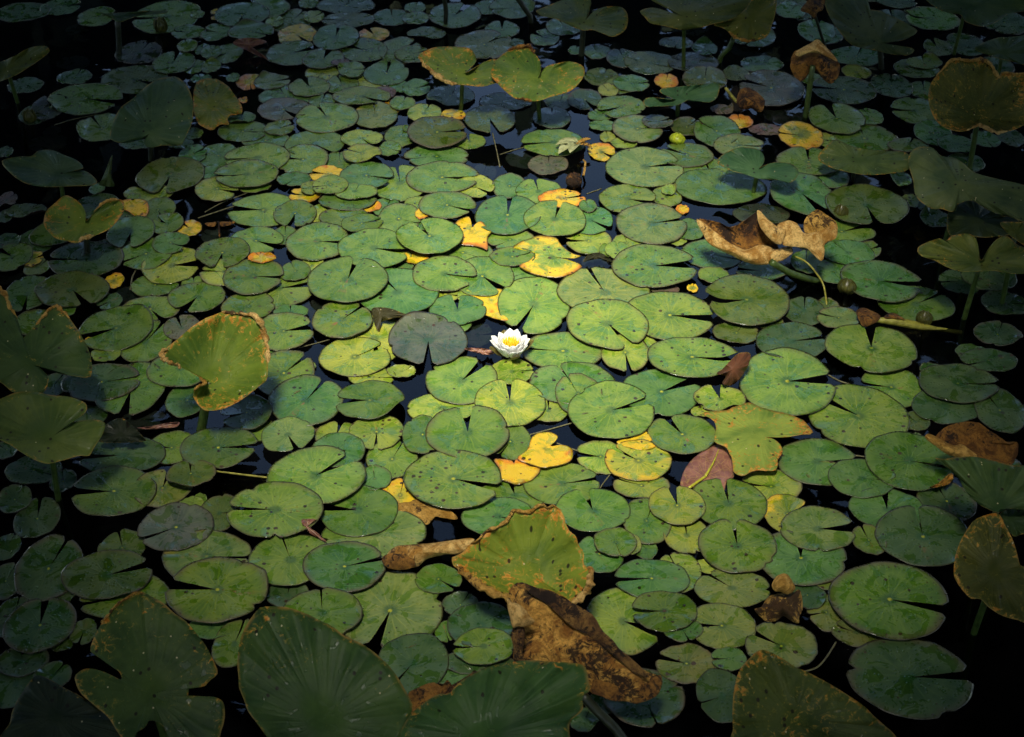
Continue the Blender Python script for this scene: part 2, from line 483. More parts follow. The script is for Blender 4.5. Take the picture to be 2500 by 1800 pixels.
# ------------------------------------------------------------------ floating pads: tile, then cx cy rx ry notch level colour (tile pixels)
PADS = '''
00 860 150 160 90 20 1 g; 1480 150 290 140 190 1 g; 1670 285 150 60 175 2 g; 690 260 105 50 x 0 m; 650 560 145 62 x 1 m; 1540 555 182 98 92 2 g
660 690 145 65 x 1 d; 760 875 312 136 -15 2 g; 1200 705 290 118 -30 1 o; 900 1135 202 125 x 1 l; 460 1170 75 55 x 0 m; 430 1275 170 80 x 0 m
1690 1190 105 55 x 1 g; 1600 1270 112 45 x 1 g; 1200 1280 140 45 x 0 g; 1710 1365 118 95 40 2 t; 1510 1550 282 160 -95 2 o; 1660 405 90 62 x 2 g; 1800 440 75 80 x 1 g; 1720 590 110 60 x 1 l; 40 1350 75 45 x 1 d; 330 1010 150 90 x 1 d; 200 110 240 80 x 1 d; 540 60 170 75 10 1 d; 440 950 160 150 x 1 k; 1230 470 200 100 x 0 k; 1780 700 90 40 x 1 t; 230 760 150 70 x 1 d; 1750 130 60 40 x 1 g
10 400 725 115 80 x 1 R; 330 132 228 106 -85 3 t; 560 70 190 85 160 2 g; 920 30 88 46 x 1 g; 95 105 42 30 x 1 Y; 85 162 30 26 x 1 Y; 100 285 132 74 165 2 g; 410 278 196 78 -30 3 g; 770 190 172 105 x 1 g; 620 190 82 52 20 2 y; 965 150 92 78 40 2 y; 1275 180 222 66 175 3 o; 1660 155 175 72 x 1 t; 1250 50 250 72 x 1 d
820 310 168 92 -50 1 Y; 1160 327 203 108 88 4 t; 1410 445 206 102 150 3 g; 1500 308 135 60 120 1 Y; 1730 450 190 115 45 2 g; 780 470 232 106 30 2 g; 1050 520 182 87 78 3 g; 1205 556 82 30 x 3 p; 55 465 92 62 x 3 g; 200 475 135 95 200 2 g; 55 590 85 60 x 2 g; 250 690 62 36 x 1 g; 592 722 158 68 20 3 s; 720 860 240 90 x 1 t; 925 769 177 89 112 4 g
1040 650 155 62 x 1 y; 1220 750 142 102 x 2 g; 1300 615 112 80 0 3 g; 1610 652 191 103 85 4 t; 1480 715 160 78 x 1 y; 1720 770 88 72 x 2 t; 1392 852 247 66 -42 4 g; 1590 822 102 52 x 2 p; 340 886 43 34 x 2 R; 320 1046 126 58 88 4 t; 700 972 226 94 -50 3 q; 1080 1038 266 134 117 3 l; 1510 1022 192 112 x 2 s; 1650 945 90 60 x 1 Y; 1750 915 115 60 x 2 l; 1040 895 115 62 x 1 t
340 1163 217 90 -10 3 g; 662 1132 130 64 30 5 g; 540 1245 215 72 x 2 t; 975 1275 258 118 -55 2 g; 1390 1225 184 68 x 2 y; 1395 1358 167 83 155 4 y; 1640 1318 97 95 -20 3 l; 1740 1205 142 112 x 2 g; 1790 1140 40 55 x 3 g; 468 1396 274 128 190 3 l; 870 1412 217 130 175 2 l; 1190 1430 155 80 x 1 g; 120 1380 165 142 x 1 t; 370 1543 276 116 195 4 l; 220 1612 95 48 x 3 y; 790 1588 145 62 x 2 t; 1080 1540 150 72 170 2 Y; 1430 1555 232 116 -15 3 t; 60 1530 90 60 x 1 t; 30 300 100 50 x 1 g
20 400 137 228 104 62 3 t; 50 70 95 46 x 2 g; 55 160 118 56 x 2 g; 818 263 155 74 90 3 t; 690 65 112 82 x 1 t; 910 70 200 85 x 2 g; 662 394 250 126 45 3 o; 1195 335 124 76 140 2 t; 1370 232 162 76 x 2 t; 1470 450 66 42 x 1 t; 1660 462 115 62 x 1 t; 150 300 165 62 x 2 o; 60 780 122 104 20 2 t; 360 850 205 92 x 2 d; 712 1052 224 118 -78 3 o; 130 1005 150 80 x 2 y; 385 1022 108 48 x 3 Y; 245 1170 256 132 5 4 o; 532 1256 136 66 100 3 l
240 1385 275 100 x 2 t; 290 1572 308 142 -5 4 l; 655 1535 112 80 x 1 m; 1272 1260 272 118 190 4 g; 1120 1410 265 80 x 1 m; 1225 1460 172 86 x 3 q; 1555 885 147 118 -60 3 d; 1690 1022 112 52 x 2 t; 1710 1110 120 46 x 2 t; 1755 1215 70 48 x 1 y; 1700 1345 115 92 -40 1 Y; 1260 1045 165 92 x 2 d; 20 480 150 80 x 2 g; 850 900 220 80 x 1 d; 1700 690 150 80 x 1 o; 1760 800 90 62 x 2 y; 1330 900 130 75 x 1 d; 950 380 60 46 x 3 d; 1120 480 130 60 x 1 m
30 1115 1080 110 60 x 2 R; 1340 1150 150 48 x 1 p; 950 970 100 42 x 1 p; 58 945 205 96 -150 3 g; 270 1480 342 162 12 4 s; 320 560 222 100 x 2 o; 700 552 216 88 x 2 k; 150 738 158 70 0 3 t; 460 722 106 72 x 2 R; 800 430 108 58 x 2 t; 550 385 152 50 x 1 d; 1235 335 190 76 x 2 t; 1220 455 182 62 x 0 m; 1305 570 186 74 x 1 t; 1080 655 112 96 x 1 o; 1390 778 276 152 150 2 q; 1520 1012 205 92 x 0 m; 1740 700 95 122 x 1 g; 205 1140 212 122 8 3 s; 85 1268 112 52 x 1 y; 380 1078 132 58 20 3 q; 640 1125 145 82 x 2 o; 905 1160 202 156 x 2 t; 1095 1285 218 88 -12 3 s; 640 1372 238 104 142 3 g
850 1545 300 135 x 1 g; 1650 1200 188 136 170 2 Y; 1720 1432 282 124 85 2 g; 1705 1592 135 46 x 1 t; 1560 92 135 72 x 2 t; 1560 18 140 52 x 1 o; 1790 275 162 94 x 2 t; 800 700 190 105 x 2 o; 80 520 150 80 x 1 d; 60 760 150 70 x 1 g; 1330 690 120 60 x 1 g; 700 250 130 70 x 1 m; 1640 140 100 40 x 1 d
40 155 1050 242 132 100 4 g; 640 20 210 40 x 1 d; 650 62 190 50 x 0 m; 990 165 240 106 170 2 t; 660 172 182 82 x 1 d; 60 300 145 122 x 1 t; 330 498 230 88 x 1 t; 1050 425 124 112 100 2 o; 928 556 160 54 x 4 g; 858 612 192 84 x 3 g; 220 795 272 120 170 3 d; 640 760 180 105 x 2 d; 330 640 126 62 x 2 y; 930 800 130 102 x 1 g; 850 982 205 112 175 2 g; 450 1035 112 86 x 2 g; 400 1225 284 124 x 1 g; 1012 1178 166 118 x 3 t; 1218 1275 162 78 x 4 t; 1475 1235 125 72 x 2 t; 790 1290 176 62 x 2 o; 720 1585 95 62 x 2 t; 100 1570 162 92 x 1 t; 1700 1220 112 104 x 2 d; 1300 400 170 100 x 1 d; 1640 200 200 110 x 1 d; 1500 600 220 80 x 1 d; 60 1240 90 60 x 1 y; 1300 1440 160 80 x 1 d
01 1320 80 212 62 x 1 y; 1400 228 150 118 -60 3 g; 1478 350 142 95 150 3 g; 1680 392 102 102 140 2 Y; 1512 518 160 92 -28 5 t; 1158 424 206 136 -86 4 t; 1292 616 224 136 214 3 g; 1522 718 252 158 5 2 y; 1372 892 204 100 x 1 g; 1120 280 90 62 x 2 d; 860 200 205 112 x 1 d; 480 440 212 102 x 2 g; 760 668 316 162 178 3 d; 640 932 322 146 -58 4 o; 1010 856 86 78 x 2 Y; 970 1040 108 74 -140 3 d; 245 970 205 158 -80 2 g; 65 505 118 66 x 3 d; 110 640 172 126 150 4 g; 80 805 125 82 x 0 m; 290 662 92 64 30 2 Y; 330 738 114 72 x 1 s; 300 520 172 112 x 1 t
1332 1105 266 112 -60 2 l; 1030 1275 307 187 205 4 g; 1290 1395 226 184 x 2 g; 1610 1272 156 104 115 3 q; 1745 1000 250 126 -112 3 g; 1720 880 112 56 x 1 l; 940 1500 124 72 x 2 g; 300 1220 180 110 x 1 g; 230 235 176 62 x 2 o; 40 290 75 82 x 1 o; 790 1392 46 36 x 2 R; 600 300 150 90 x 1 d; 560 1110 110 80 x 1 g; 1130 1000 150 90 x 0 m; 60 140 90 80 x 1 p; 1180 120 60 40 x 1 g; 860 40 70 62 x 1 t; 1000 560 190 70 x 1 d
11 110 40 190 106 -20 2 y; 430 10 155 62 x 1 l; 518 228 292 147 176 2 l; 800 260 187 110 -95 5 g; 890 98 142 70 170 2 Y; 930 30 80 56 x 3 l; 1112 5 157 80 x 5 l; 1330 62 192 64 x 4 l; 1272 142 246 58 x 3 g; 1730 -12 255 148 x 2 l; 1060 255 130 112 x 1 y; 1420 192 140 56 x 2 R; 1600 205 125 72 x 1 t; 1230 292 214 72 x 2 g; 1390 345 177 76 20 4 g; 1720 305 192 132 x 3 l; 456 500 230 121 -28 3 l; 1000 506 267 161 -4 3 l; 1502 566 310 166 -13 4 l; 710 455 110 122 x 1 g; 155 606 228 136 -88 4 g; 180 775 214 116 176 3 y; 430 815 262 150 -4 3 g; 655 922 310 168 14 1 l; 505 652 122 48 x 3 R; 385 1080 234 124 x 1 g
1266 842 338 198 80 5 l; 952 722 102 82 x 1 y; 800 770 135 86 x 1 g; 1710 952 346 204 125 3 t; 1215 1197 261 157 50 4 g; 700 1300 254 166 14 2 l; 640 1432 92 82 x 1 t; 760 1132 154 58 x 1 t; 950 1105 155 84 x 0 m; 1328 1528 315 168 36 4 y; 1500 1372 285 210 -78 2 y; 865 1615 122 50 x 2 g; 60 460 90 100 x 0 m; 1660 640 160 60 x 2 y; 1730 720 120 60 x 1 t
21 572 20 176 99 -38 3 y; 332 184 240 119 -28 4 l; 110 262 62 46 x 3 Y; 885 15 152 138 x 2 t; 1140 62 206 102 x 2 l; 1350 128 202 78 20 2 R; 868 272 276 172 86 4 t; 1286 307 266 153 78 5 l; 1605 318 194 122 -38 3 t; 1580 192 76 58 x 4 t; 890 492 206 96 x 2 l; 1585 502 204 114 180 2 y; 910 643 192 79 20 5 g; 1000 795 122 76 x 2 t; 472 606 268 66 x 3 l; 645 815 278 166 -46 4 l; 306 790 269 150 -22 6 l; 60 640 112 66 x 2 Y; 350 975 112 58 -20 2 y; 490 992 66 64 x 2 y; 425 1112 252 128 95 2 t
1100 1066 318 239 -116 2 l; 1728 955 412 205 x 3 s; 1757 1234 349 213 -60 5 l; 165 1385 340 212 -88 4 q; 604 1335 132 118 5 1 m; 1358 1476 347 167 x 2 l; 175 460 283 158 118 4 l; 1760 590 80 62 x 2 g; 1640 690 115 70 x 2 m; 80 200 130 90 x 2 l; 100 350 120 60 x 2 t; 340 1240 200 60 x 1 t
31 118 130 247 121 -20 4 l; 462 112 132 86 92 2 l; 480 50 64 52 x 3 y; 602 222 58 52 x 2 R; 930 20 388 156 x 2 g; 330 346 301 178 12 4 s; 662 400 136 92 178 3 t; 110 518 126 74 x 2 l; 30 585 110 75 x 2 l; 868 620 262 130 x 2 t; 352 722 357 190 2 5 l; 492 1160 376 211 -9 4 l; 1172 1022 357 227 188 4 o; 880 805 136 70 x 2 g; 1298 765 220 94 172 3 t; 692 920 48 48 x 2 Y; 450 932 124 36 x 1 p; 1080 1318 202 92 x 2 o; 1370 1215 124 76 x 1 o; 1682 1122 182 122 x 3 d; 1572 1390 308 162 12 3 d; 690 1530 388 172 -10 4 l; 96 1490 212 160 -85 3 y; 300 1440 102 92 x 2 y; 1660 80 262 180 -60 2 t; 1300 265 242 74 x 2 k; 1700 690 132 124 x 2 g; 560 500 80 40 x 1 y
41 420 188 346 178 -86 4 o; 200 420 282 82 30 3 g; 255 605 222 114 x 3 t; 450 575 92 82 20 2 g; 130 775 152 104 x 2 t; 547 856 339 181 -12 5 t; 855 1060 316 158 33 3 g; 172 1182 186 98 162 3 s; 462 1450 386 212 82 3 l; 812 148 80 84 x 2 g; 1025 302 124 86 x 3 d; 932 202 56 46 x 2 d; 1350 1490 142 72 x 1 d; 1250 860 182 105 x 1 d; 1500 820 240 120 x 1 d; 1580 1330 200 110 x 1 d; 1500 1560 240 100 x 2 d; 990 1640 100 50 x 2 d; 1400 320 230 130 x 1 d; 1640 1060 200 110 x 1 d; 80 1080 90 70 x 1 o
02 898 118 332 162 12 4 d; 480 150 122 104 x 2 d; 1160 180 298 222 -88 2 g; 1600 0 288 156 x 4 g; 1660 280 192 142 x 2 t; 1280 450 192 92 -10 0 m; 1075 768 374 126 186 3 d; 1008 1086 354 220 184 4 g; 1520 700 202 142 178 2 g; 1690 928 216 115 100 4 o; 1440 1058 252 166 85 2 s; 1560 1405 314 206 213 4 q; 1085 1585 204 146 x 3 o; 300 900 240 130 x 2 d; 130 1160 145 124 x 3 d; 330 1330 192 192 100 2 d; 560 1000 112 148 x 2 d; 60 1580 120 112 x 2 d; 800 420 150 90 x 1 d; 60 720 120 80 x 1 d; 1770 1160 60 70 x 1 g; 1700 1190 110 50 x 1 l
12 1730 1120 172 138 x 1 Y; 700 40 262 204 48 2 g; 898 282 312 222 63 3 t; 1460 280 290 164 182 5 g; 370 390 214 150 200 3 d; 420 540 186 120 x 2 g; 735 586 222 150 -62 4 s; 120 700 322 180 2 3 o; 1170 585 196 112 85 2 y; 1522 560 238 146 -88 3 y; 1180 722 236 148 x 3 t; 1480 75 204 84 x 2 y; 1740 25 125 42 x 2 y; 983 947 412 254 42 5 l; 1660 802 220 164 x 2 l; 1505 975 142 110 x 3 t; 620 1248 408 242 178 5 l; 1355 1255 352 216 172 4 g; 130 1280 172 202 0 2 o; 1510 1462 442 166 x 2 s; 1000 550 46 48 x 1 p
22 462 105 306 202 52 3 l; 888 298 308 202 92 5 y; 908 25 182 112 x 2 y; 1230 375 172 98 x 2 y; 1440 130 372 180 x 2 t; 1495 228 204 176 x 3 l; 1790 368 362 252 18 5 l; 290 350 302 130 -60 2 y; 516 560 368 222 94 5 g; 115 585 182 168 x 3 g; 892 648 180 158 x 3 g; 388 976 412 260 -19 6 l; 1350 1020 330 182 14 4 l; 930 1115 290 118 98 2 g; 780 1310 312 166 -20 4 t; 1622 1255 324 184 102 4 g; 1690 780 214 142 172 3 y; 1682 1640 206 164 x 3 t
32 418 204 348 202 30 3 t; 936 268 230 112 95 3 y; 1530 112 416 282 2 5 l; 600 582 296 172 114 5 g; 212 815 284 176 140 4 V; 240 1035 246 112 x 2 y; 557 1212 248 162 96 5 y; 1012 1192 330 214 92 3 g; 1388 1045 264 152 172 2 y; 1800 825 342 204 -2 4 t; 1535 1288 212 172 20 2 V; 1800 1420 326 186 0 5 s; 284 1350 210 214 x 3 g; 640 1475 192 172 90 2 y; 1088 1570 324 234 90 5 g; 100 1550 130 110 x 3 s; 10 1540 190 122 x 4 g; 280 1600 100 90 x 2 t; 780 380 100 50 x 2 y
42 345 416 436 268 138 3 l; 640 165 264 182 170 2 l; 1230 130 334 176 x 3 d; 1115 335 282 156 x 2 d; 1600 370 222 190 x 2 d; 798 816 372 250 -14 5 g; 378 972 287 168 x 4 t; 602 1245 328 176 86 3 t; 920 1490 400 262 x 4 d; 440 1520 142 142 x 3 g; 1130 1175 252 172 x 2 d; 862 630 62 72 x 1 t; 970 760 150 100 x 1 d; 80 930 205 102 30 3 g; 1560 900 240 160 x 1 d; 850 470 130 80 x 1 o
03 955 196 378 220 27 4 o; 430 140 290 284 x 3 d; 50 250 166 186 x 2 d; 565 330 132 122 x 2 d; 1110 385 398 164 x 2 g; 355 640 302 234 95 4 d; 110 575 172 172 x 3 d; 740 700 112 178 -95 2 o; 545 810 96 66 x 1 o; 200 960 222 132 x 2 d; 470 1085 162 112 x 2 d; 140 1160 202 222 x 1 d
13 15 30 384 222 x 2 s; 112 325 436 274 172 5 g; 60 660 202 82 x 2 t; 760 60 352 222 x 3 l; 1238 120 356 212 20 4 t; 735 375 194 114 x 2 d; 1040 535 346 208 x 4 g; 1640 512 448 352 -106 2 s; 262 805 192 270 x 3 g; 1840 980 308 262 x 3 d
23 255 232 206 126 -42 3 g; 450 460 154 106 x 2 d; 632 642 286 196 x 3 d; 658 828 264 158 186 4 g; 500 970 190 86 x 2 d; 320 700 92 180 x 1 g; 390 1090 182 82 x 1 t; 1550 1480 134 104 x 2 d; 1690 1345 134 104 x 1 d; 800 1000 160 80 x 1 d
33 330 226 332 164 184 4 t; 440 515 281 174 180 6 g; 605 680 178 96 x 4 t; 575 170 196 164 x 2 y; 855 120 136 70 x 1 y; 1045 312 332 134 x 3 s; 952 645 290 200 178 3 s; 638 980 268 172 160 3 S; 1012 937 156 100 181 4 t; 1478 825 312 206 142 4 S; 270 1280 356 246 x 2 d; 955 1266 220 252 x 3 d; 80 605 326 288 -20 3 y; 1875 525 162 172 x 2 s; 1710 375 156 122 x 2 d; 1652 44 402 228 85 4 t; 1200 1180 150 100 x 1 d
43 625 412 510 334 -16 4 g; 330 705 212 122 150 2 S; 800 1100 530 348 3 3 d; 60 200 150 130 x 2 g
'''
CO = {'g': (0.094, 0.166, 0.022), 'l': (0.145, 0.228, 0.034), 't': (0.076, 0.168, 0.040), 'y': (0.225, 0.290, 0.040), 'Y': (0.27, 0.27, 0.03),
      'V': (0.25, 0.29, 0.035), 'o': (0.070, 0.105, 0.018), 'd': (0.042, 0.085, 0.028), 'p': (0.105, 0.062, 0.050), 'm': (0.13, 0.15, 0.11),
      'q': (0.085, 0.095, 0.070), 'k': (0.022, 0.026, 0.012), 's': (0.150, 0.200, 0.050), 'S': (0.130, 0.160, 0.045), 'r': (0.2, 0.06, 0.04), 'R': (0.34, 0.19, 0.035)}
YEL = {'Y': 0.72, 'V': 0.40, 'y': 0.08, 'R': 1.0, 's': 0.10, 'S': 0.06}
CNAME = {'g': 'mid green', 'l': 'light green', 't': 'blue-green', 'y': 'yellow-green', 'Y': 'bright yellow', 'V': 'yellow-rimmed green', 'o': 'olive green',
         'd': 'dark green', 'p': 'purplish brown', 'm': 'sunken murky', 'q': 'grey-purple', 'k': 'blackish or reflection-painted', 's': 'speckled light green', 'S': 'dark-spotted', 'R': 'orange-brown'}  # two blackish pads at upper left are painted reflections of raised leaves
CTINT = {}
pads = []
tile = None
for line in PADS.strip().split('\n'):
    if line[2] == ' ' and line[:2].isdigit() and line[0] in '01234' and line[1] in '0123' and len(line.split(';')[0].split()) == 8:
        tile, line = line[:2], line[3:]
    for item in line.split(';'):
        f = item.split()
        cx, cy = T(tile, float(f[0]), float(f[1]))
        rx, ry = 1.04 * float(f[2]) / Z, 1.04 * float(f[3]) / Z
        pads.append(dict(cx=cx, cy=cy, rx=rx, ry=ry, n=None if f[4] == 'x' else float(f[4]), lv=int(f[5]), c=f[6]))
for i, p in enumerate(pads):
    rnd = random.Random(i * 17 + 3)
    p['i'], p['rnd'] = i, rnd
    C0 = on_z(p['cx'], p['cy'])
    ux = (on_z(p['cx'] + p['rx'], p['cy']) - on_z(p['cx'] - p['rx'], p['cy'])).x / 2
    vy = (on_z(p['cx'], p['cy'] - p['ry']) - on_z(p['cx'], p['cy'] + p['ry'])).y / 2
    k = max(0.70, min(1.40, vy / ux))
    p['C'], p['a'], p['b'] = C0, ux, ux * k
# stacking: every pad lies 3 mm over the pads it overlaps that are below it
order = sorted(pads, key=lambda p: (p['c'] != 'm', p['lv'], p['i']))
done = []
for p in order:
    z = 0.0035
    for q in done:
        dx, dy = p['C'].x - q['C'].x, p['C'].y - q['C'].y
        if (dx / (p['a'] + q['a'])) ** 2 + (dy / (p['b'] + q['b'])) ** 2 < 1.0 and q['z'] > 0:
            z = max(z, q['z'] + 0.0034)
    if p['c'] == 'm':
        z = -0.012 - 0.003 * p['rnd'].random()
    p['z'] = min(z, 0.030)
    done.append(p)
for k, p in enumerate(done):
    p['top'] = p['z'] > 0 and not any(q['z'] > p['z'] and ((p['C'].x - q['C'].x) / (p['a'] + q['a'])) ** 2 + ((p['C'].y - q['C'].y) / (p['b'] + q['b'])) ** 2 < 1.0 for q in done)
for p in pads:                                           # keep the traced image position at the final height
    p['C'] = on_z(p['cx'], p['cy'], p['z'])

def pad_mesh(p, rings=6, seg=60):
    rnd = p['rnd']
    notch = p['n'] if p['n'] is not None else rnd.choice([rnd.uniform(0, 360), rnd.uniform(60, 120)])
    n0 = R(notch)
    closed = p['n'] is None
    half = R(rnd.uniform(1.5, 4) if closed else rnd.uniform(4, 11))
    tipr = rnd.uniform(0.95, 1.06)
    ph = [rnd.uniform(0, 6.28) for _ in range(5)]
    wob = rnd.uniform(0.008, 0.034)
    bites = [(rnd.uniform(0.6, 5.7), rnd.uniform(0.04, 0.16), rnd.uniform(0.03, 0.09)) for _ in range(rnd.choice([0, 0, 0, 1, 1, 2]))]
    curl_a, curl_h, curl_w = rnd.uniform(0, 6.28), (rnd.uniform(0.006, 0.022) if p.get('top') and rnd.random() < 0.42 else 0.0), rnd.uniform(0.35, 0.7)
    ragged = 0.05 if p['c'] in 'YRS' else 0.012
    lift = rnd.uniform(0.0, 0.0035)
    tk = 0.024 if p.get('top') else 0.006
    tx, ty = rnd.uniform(-1, 1) * tk, rnd.uniform(-1, 1) * tk
    foldz = rnd.uniform(0.0, 0.004) if p['c'] in 'oqd' else rnd.uniform(0, 0.002)
    V, F, UV = [], [], []
    cols = seg + 1
    # centre column is a tiny ring so that the notch sides stay apart
    def pt(f, t):
        # f 0..1 round from one notch side to the other
        w = half * (1.0 if t > 0.999 else 1.0)
        phi = n0 + w + f * (2 * math.pi - 2 * w)
        dn = min(f, 1 - f) * 2 * math.pi
        rr = 1 + wob * (math.sin(2 * phi + ph[0]) + 0.6 * math.sin(3 * phi + ph[1]) + 0.35 * math.sin(5 * phi + ph[2]))
        rr += ragged * noise.noise(Vector((math.cos(phi) * 4, math.sin(phi) * 4, p['i'] * 3.1)))
        for ba, bd_, bw in bites:
            rr *= 1 - bd_ * math.exp(-((f * 2 * math.pi - ba) / bw) ** 2)
        e = math.exp(-(dn / 0.16) ** 2)
        rr *= 1 + (tipr - 1) * e - 0.10 * math.exp(-(dn / 0.05) ** 2)
        r = t * rr
        x, y = p['a'] * r * math.cos(phi), p['b'] * r * math.sin(phi)
        z = (tx * x + ty * y) * 1.0 + foldz * t * t * math.cos(phi - n0) ** 2
        z += 0.0016 * t * t * math.sin(4 * phi + ph[3]) + 0.0011 * math.sin(9 * phi + ph[4]) * t ** 3
        z += lift * max(0, t - 0.8) / 0.2 * (0.4 + 0.6 * max(0, math.sin(phi + ph[1])))
        if curl_h:
            da = (phi - curl_a + math.pi) % (2 * math.pi) - math.pi
            z += curl_h * math.exp(-(da / curl_w) ** 2) * max(0, t - 0.55) ** 2 / 0.2
        return x, y, z, f, t
    ts = [0.0] + [((k + 1) / rings) ** 0.8 for k in range(rings)]
    ts[-2:-1] = [ts[-2], 0.955]
    for t in ts:
        for s in range(cols):
            x, y, z, f, tt = pt(s / seg, t)
            V.append((x, y, z)); UV.append((f, t))
    for k in range(len(ts) - 1):
        for s in range(seg):
            a = k * cols + s
            if k == 0:
                F.append((a, a + cols, a + cols + 1))
            else:
                F.append((a, a + cols, a + cols + 1, a + 1))
    # edge thickness and underside
    base = (len(ts) - 1) * cols
    off = len(V)
    for s in range(cols):
        x, y, z = V[base + s]
        V.append((x * 0.985, y * 0.985, z - 0.0021)); UV.append((s / seg, 1.06))
    for s in range(seg):
        F.append((base + s, off + s, off + s + 1, base + s + 1))
    prev = off
    for k in range(len(ts) - 2, -1, -1):
        cur = len(V)
        for q in range(cols):
            x, y, z = V[k * cols + q]
            V.append((x * 0.985, y * 0.985, z - 0.0021)); UV.append((q / seg, 1.06))
        for q in range(seg):
            if k == 0: F.append((prev + q, cur + q, prev + q + 1))
            else: F.append((prev + q, cur + q, cur + q + 1, prev + q + 1))
        prev = cur
    return V, F, UV

for p in pads:
    rnd = p['rnd']
    base = CO[p['c']]
    k = rnd.uniform(0.84, 1.18); h = rnd.uniform(-0.12, 0.12)
    if p['c'] == 'g' and rnd.random() < 0.3:
        base = (base[0] * 1.15, base[1] * 1.05, base[2] * 0.9)
    p['tint'] = (base[0] * k * (1 + h), base[1] * k, base[2] * k * (1 - h), 1 - YEL.get(p['c'], 0.0))
    p['seed'] = rnd.random()
    p['mesh'] = pad_mesh(p)
def paint(me, tints, seeds):
    a = me.attributes.new('tint', 'FLOAT_COLOR', 'POINT')
    a.data.foreach_set('color', [x for t in tints for x in t])
    b = me.attributes.new('seed', 'FLOAT', 'POINT')
    b.data.foreach_set('value', seeds)

# ------------------------------------------------------------------ raised leaves on stalks
UPV = Vector((0, 0, 1))
RAISED = []          # (object, polygon in photo pixels, short noun for neighbours' labels)
def plane_normal(tilt, roll):
    """tilt: degrees the blade leans to face the camera (-Y); roll: degrees it leans to face +X"""
    return (Matrix.Rotation(R(tilt), 3, 'X') @ (Matrix.Rotation(R(roll), 3, 'Y') @ UPV)).normalized()
def patch(name, pts, cen, p0, n, mat, parent, rings=9, seg=96, cup=0.0, wave=0.0, wk=5, crumple=0.0, cs=14.0, dome=0.0,
          fold=0.0, mid=None, thick=0.0014, seed=0, color=None, decay=0.0, jag=0.0):
    """blade whose outline is given in photo pixels, laid on its own plane (p0, n) and then bent out of that plane"""
    out = spline([Vector((x, y, 0)) for x, y in pts], seg)
    c = Vector((cen[0], cen[1], 0))
    if jag:
        for i, q in enumerate(out):
            d = (q - c)
            out[i] = c + d * (1 + jag * noise.noise(Vector((q.x * 0.06, q.y * 0.06, seed * 7.7))) + 0.5 * jag * noise.noise(Vector((q.x * 0.2, q.y * 0.2, seed))))
    V, UV, F = [], [], []
    mdir = None
    if mid is not None:
        a, _ = on_plane(c.x, c.y, p0, n); b, _ = on_plane(c.x + 60 * math.cos(R(mid)), c.y - 60 * math.sin(R(mid)), p0, n)
        mdir = (b - a).normalized()
        c3 = a
    def vert(px, py, t, f):
        p, d = on_plane(px, py, p0, n)
        ang = 2 * math.pi * f
        h = cup * t * t + dome * (1 - t * t) + wave * t ** 3 * (math.sin(wk * ang + seed) + 0.5 * math.sin((2 * wk + 1) * ang + seed * 2.3))
        if crumple:
            q = p * cs
            h += crumple * (noise.noise(q + Vector((seed * 3, 0, 0))) + 0.55 * noise.noise(q * 2.3 + Vector((0, seed * 5, 0))) + 0.3 * noise.noise(q * 5.1))
        else:
            h += 0.0025 * noise.noise(p * 22 + Vector((seed, 0, 0))) * t
        if mdir is not None and fold:
            w = p - c3
            across = (w - mdir * w.dot(mdir)).length
            h += fold * across
        dn = d.dot(n)
        if abs(dn) < 0.3: dn = -0.3 if dn < 0 else 0.3
        return p + d * max(-0.12, min(0.12, h / dn))
    V.append(vert(c.x, c.y, 0, 0)); UV.append((0.0, 0.0))
    ts = [((k + 1) / rings) ** 0.85 for k in range(rings)]
    for t in ts:
        for i, q in enumerate(out):
            x = c + (q - c) * t
            V.append(vert(x.x, x.y, t, i / seg)); UV.append((i / seg, t))
    for i in range(seg):
        F.append((0, 1 + i, 1 + (i + 1) % seg))
    for k in range(rings - 1):
        a = 1 + k * seg; b = a + seg
        for i in range(seg):
            j = (i + 1) % seg
            F.append((a + i, b + i, b + j, a + j))
    # orientation: make the first fan face the camera
    a, b, d = V[0], V[1], V[2]
    if (b - a).cross(d - a).dot(CAM - a) < 0:
        F = [tuple(reversed(f)) for f in F]
    off = len(V); N = len(V)
    for v in V[:N]:
        V.append(v - n * thick); UV.append(UV[len(V) - 1 - off])
    F += [tuple(off + q for q in reversed(f)) for f in F]
    rim = 1 + (rings - 1) * seg
    for i in range(seg):
        j = (i + 1) % seg
        F.append((rim + i, rim + j, off + rim + j, off + rim + i))
    o = mesh_obj(name, V, F, mat, parent, UV, origin=V[0].copy())
    if color: o.color = (*color, 1 - decay)
    return o, V[rim:rim + seg], V[0]
def stem_pts(a, b, bend=0.02):
    m = a.lerp(b, 0.5) + Vector((bend, bend * 0.3, 0))
    return spline([a, a.lerp(m, 0.5), m, m.lerp(b, 0.55), b], 12, closed=False)
def add_stem(parent, top, foot, r=0.008, mat='stem', bend=0.02, name='stalk'):
    foot = Vector((foot.x, foot.y, -0.25))
    V, F, U = tube(stem_pts(foot, top, bend), [r * (1.12 - 0.25 * k / 11) for k in range(12)], 10)
    return mesh_obj(name, V, F, M[mat], parent, U, origin=foot)
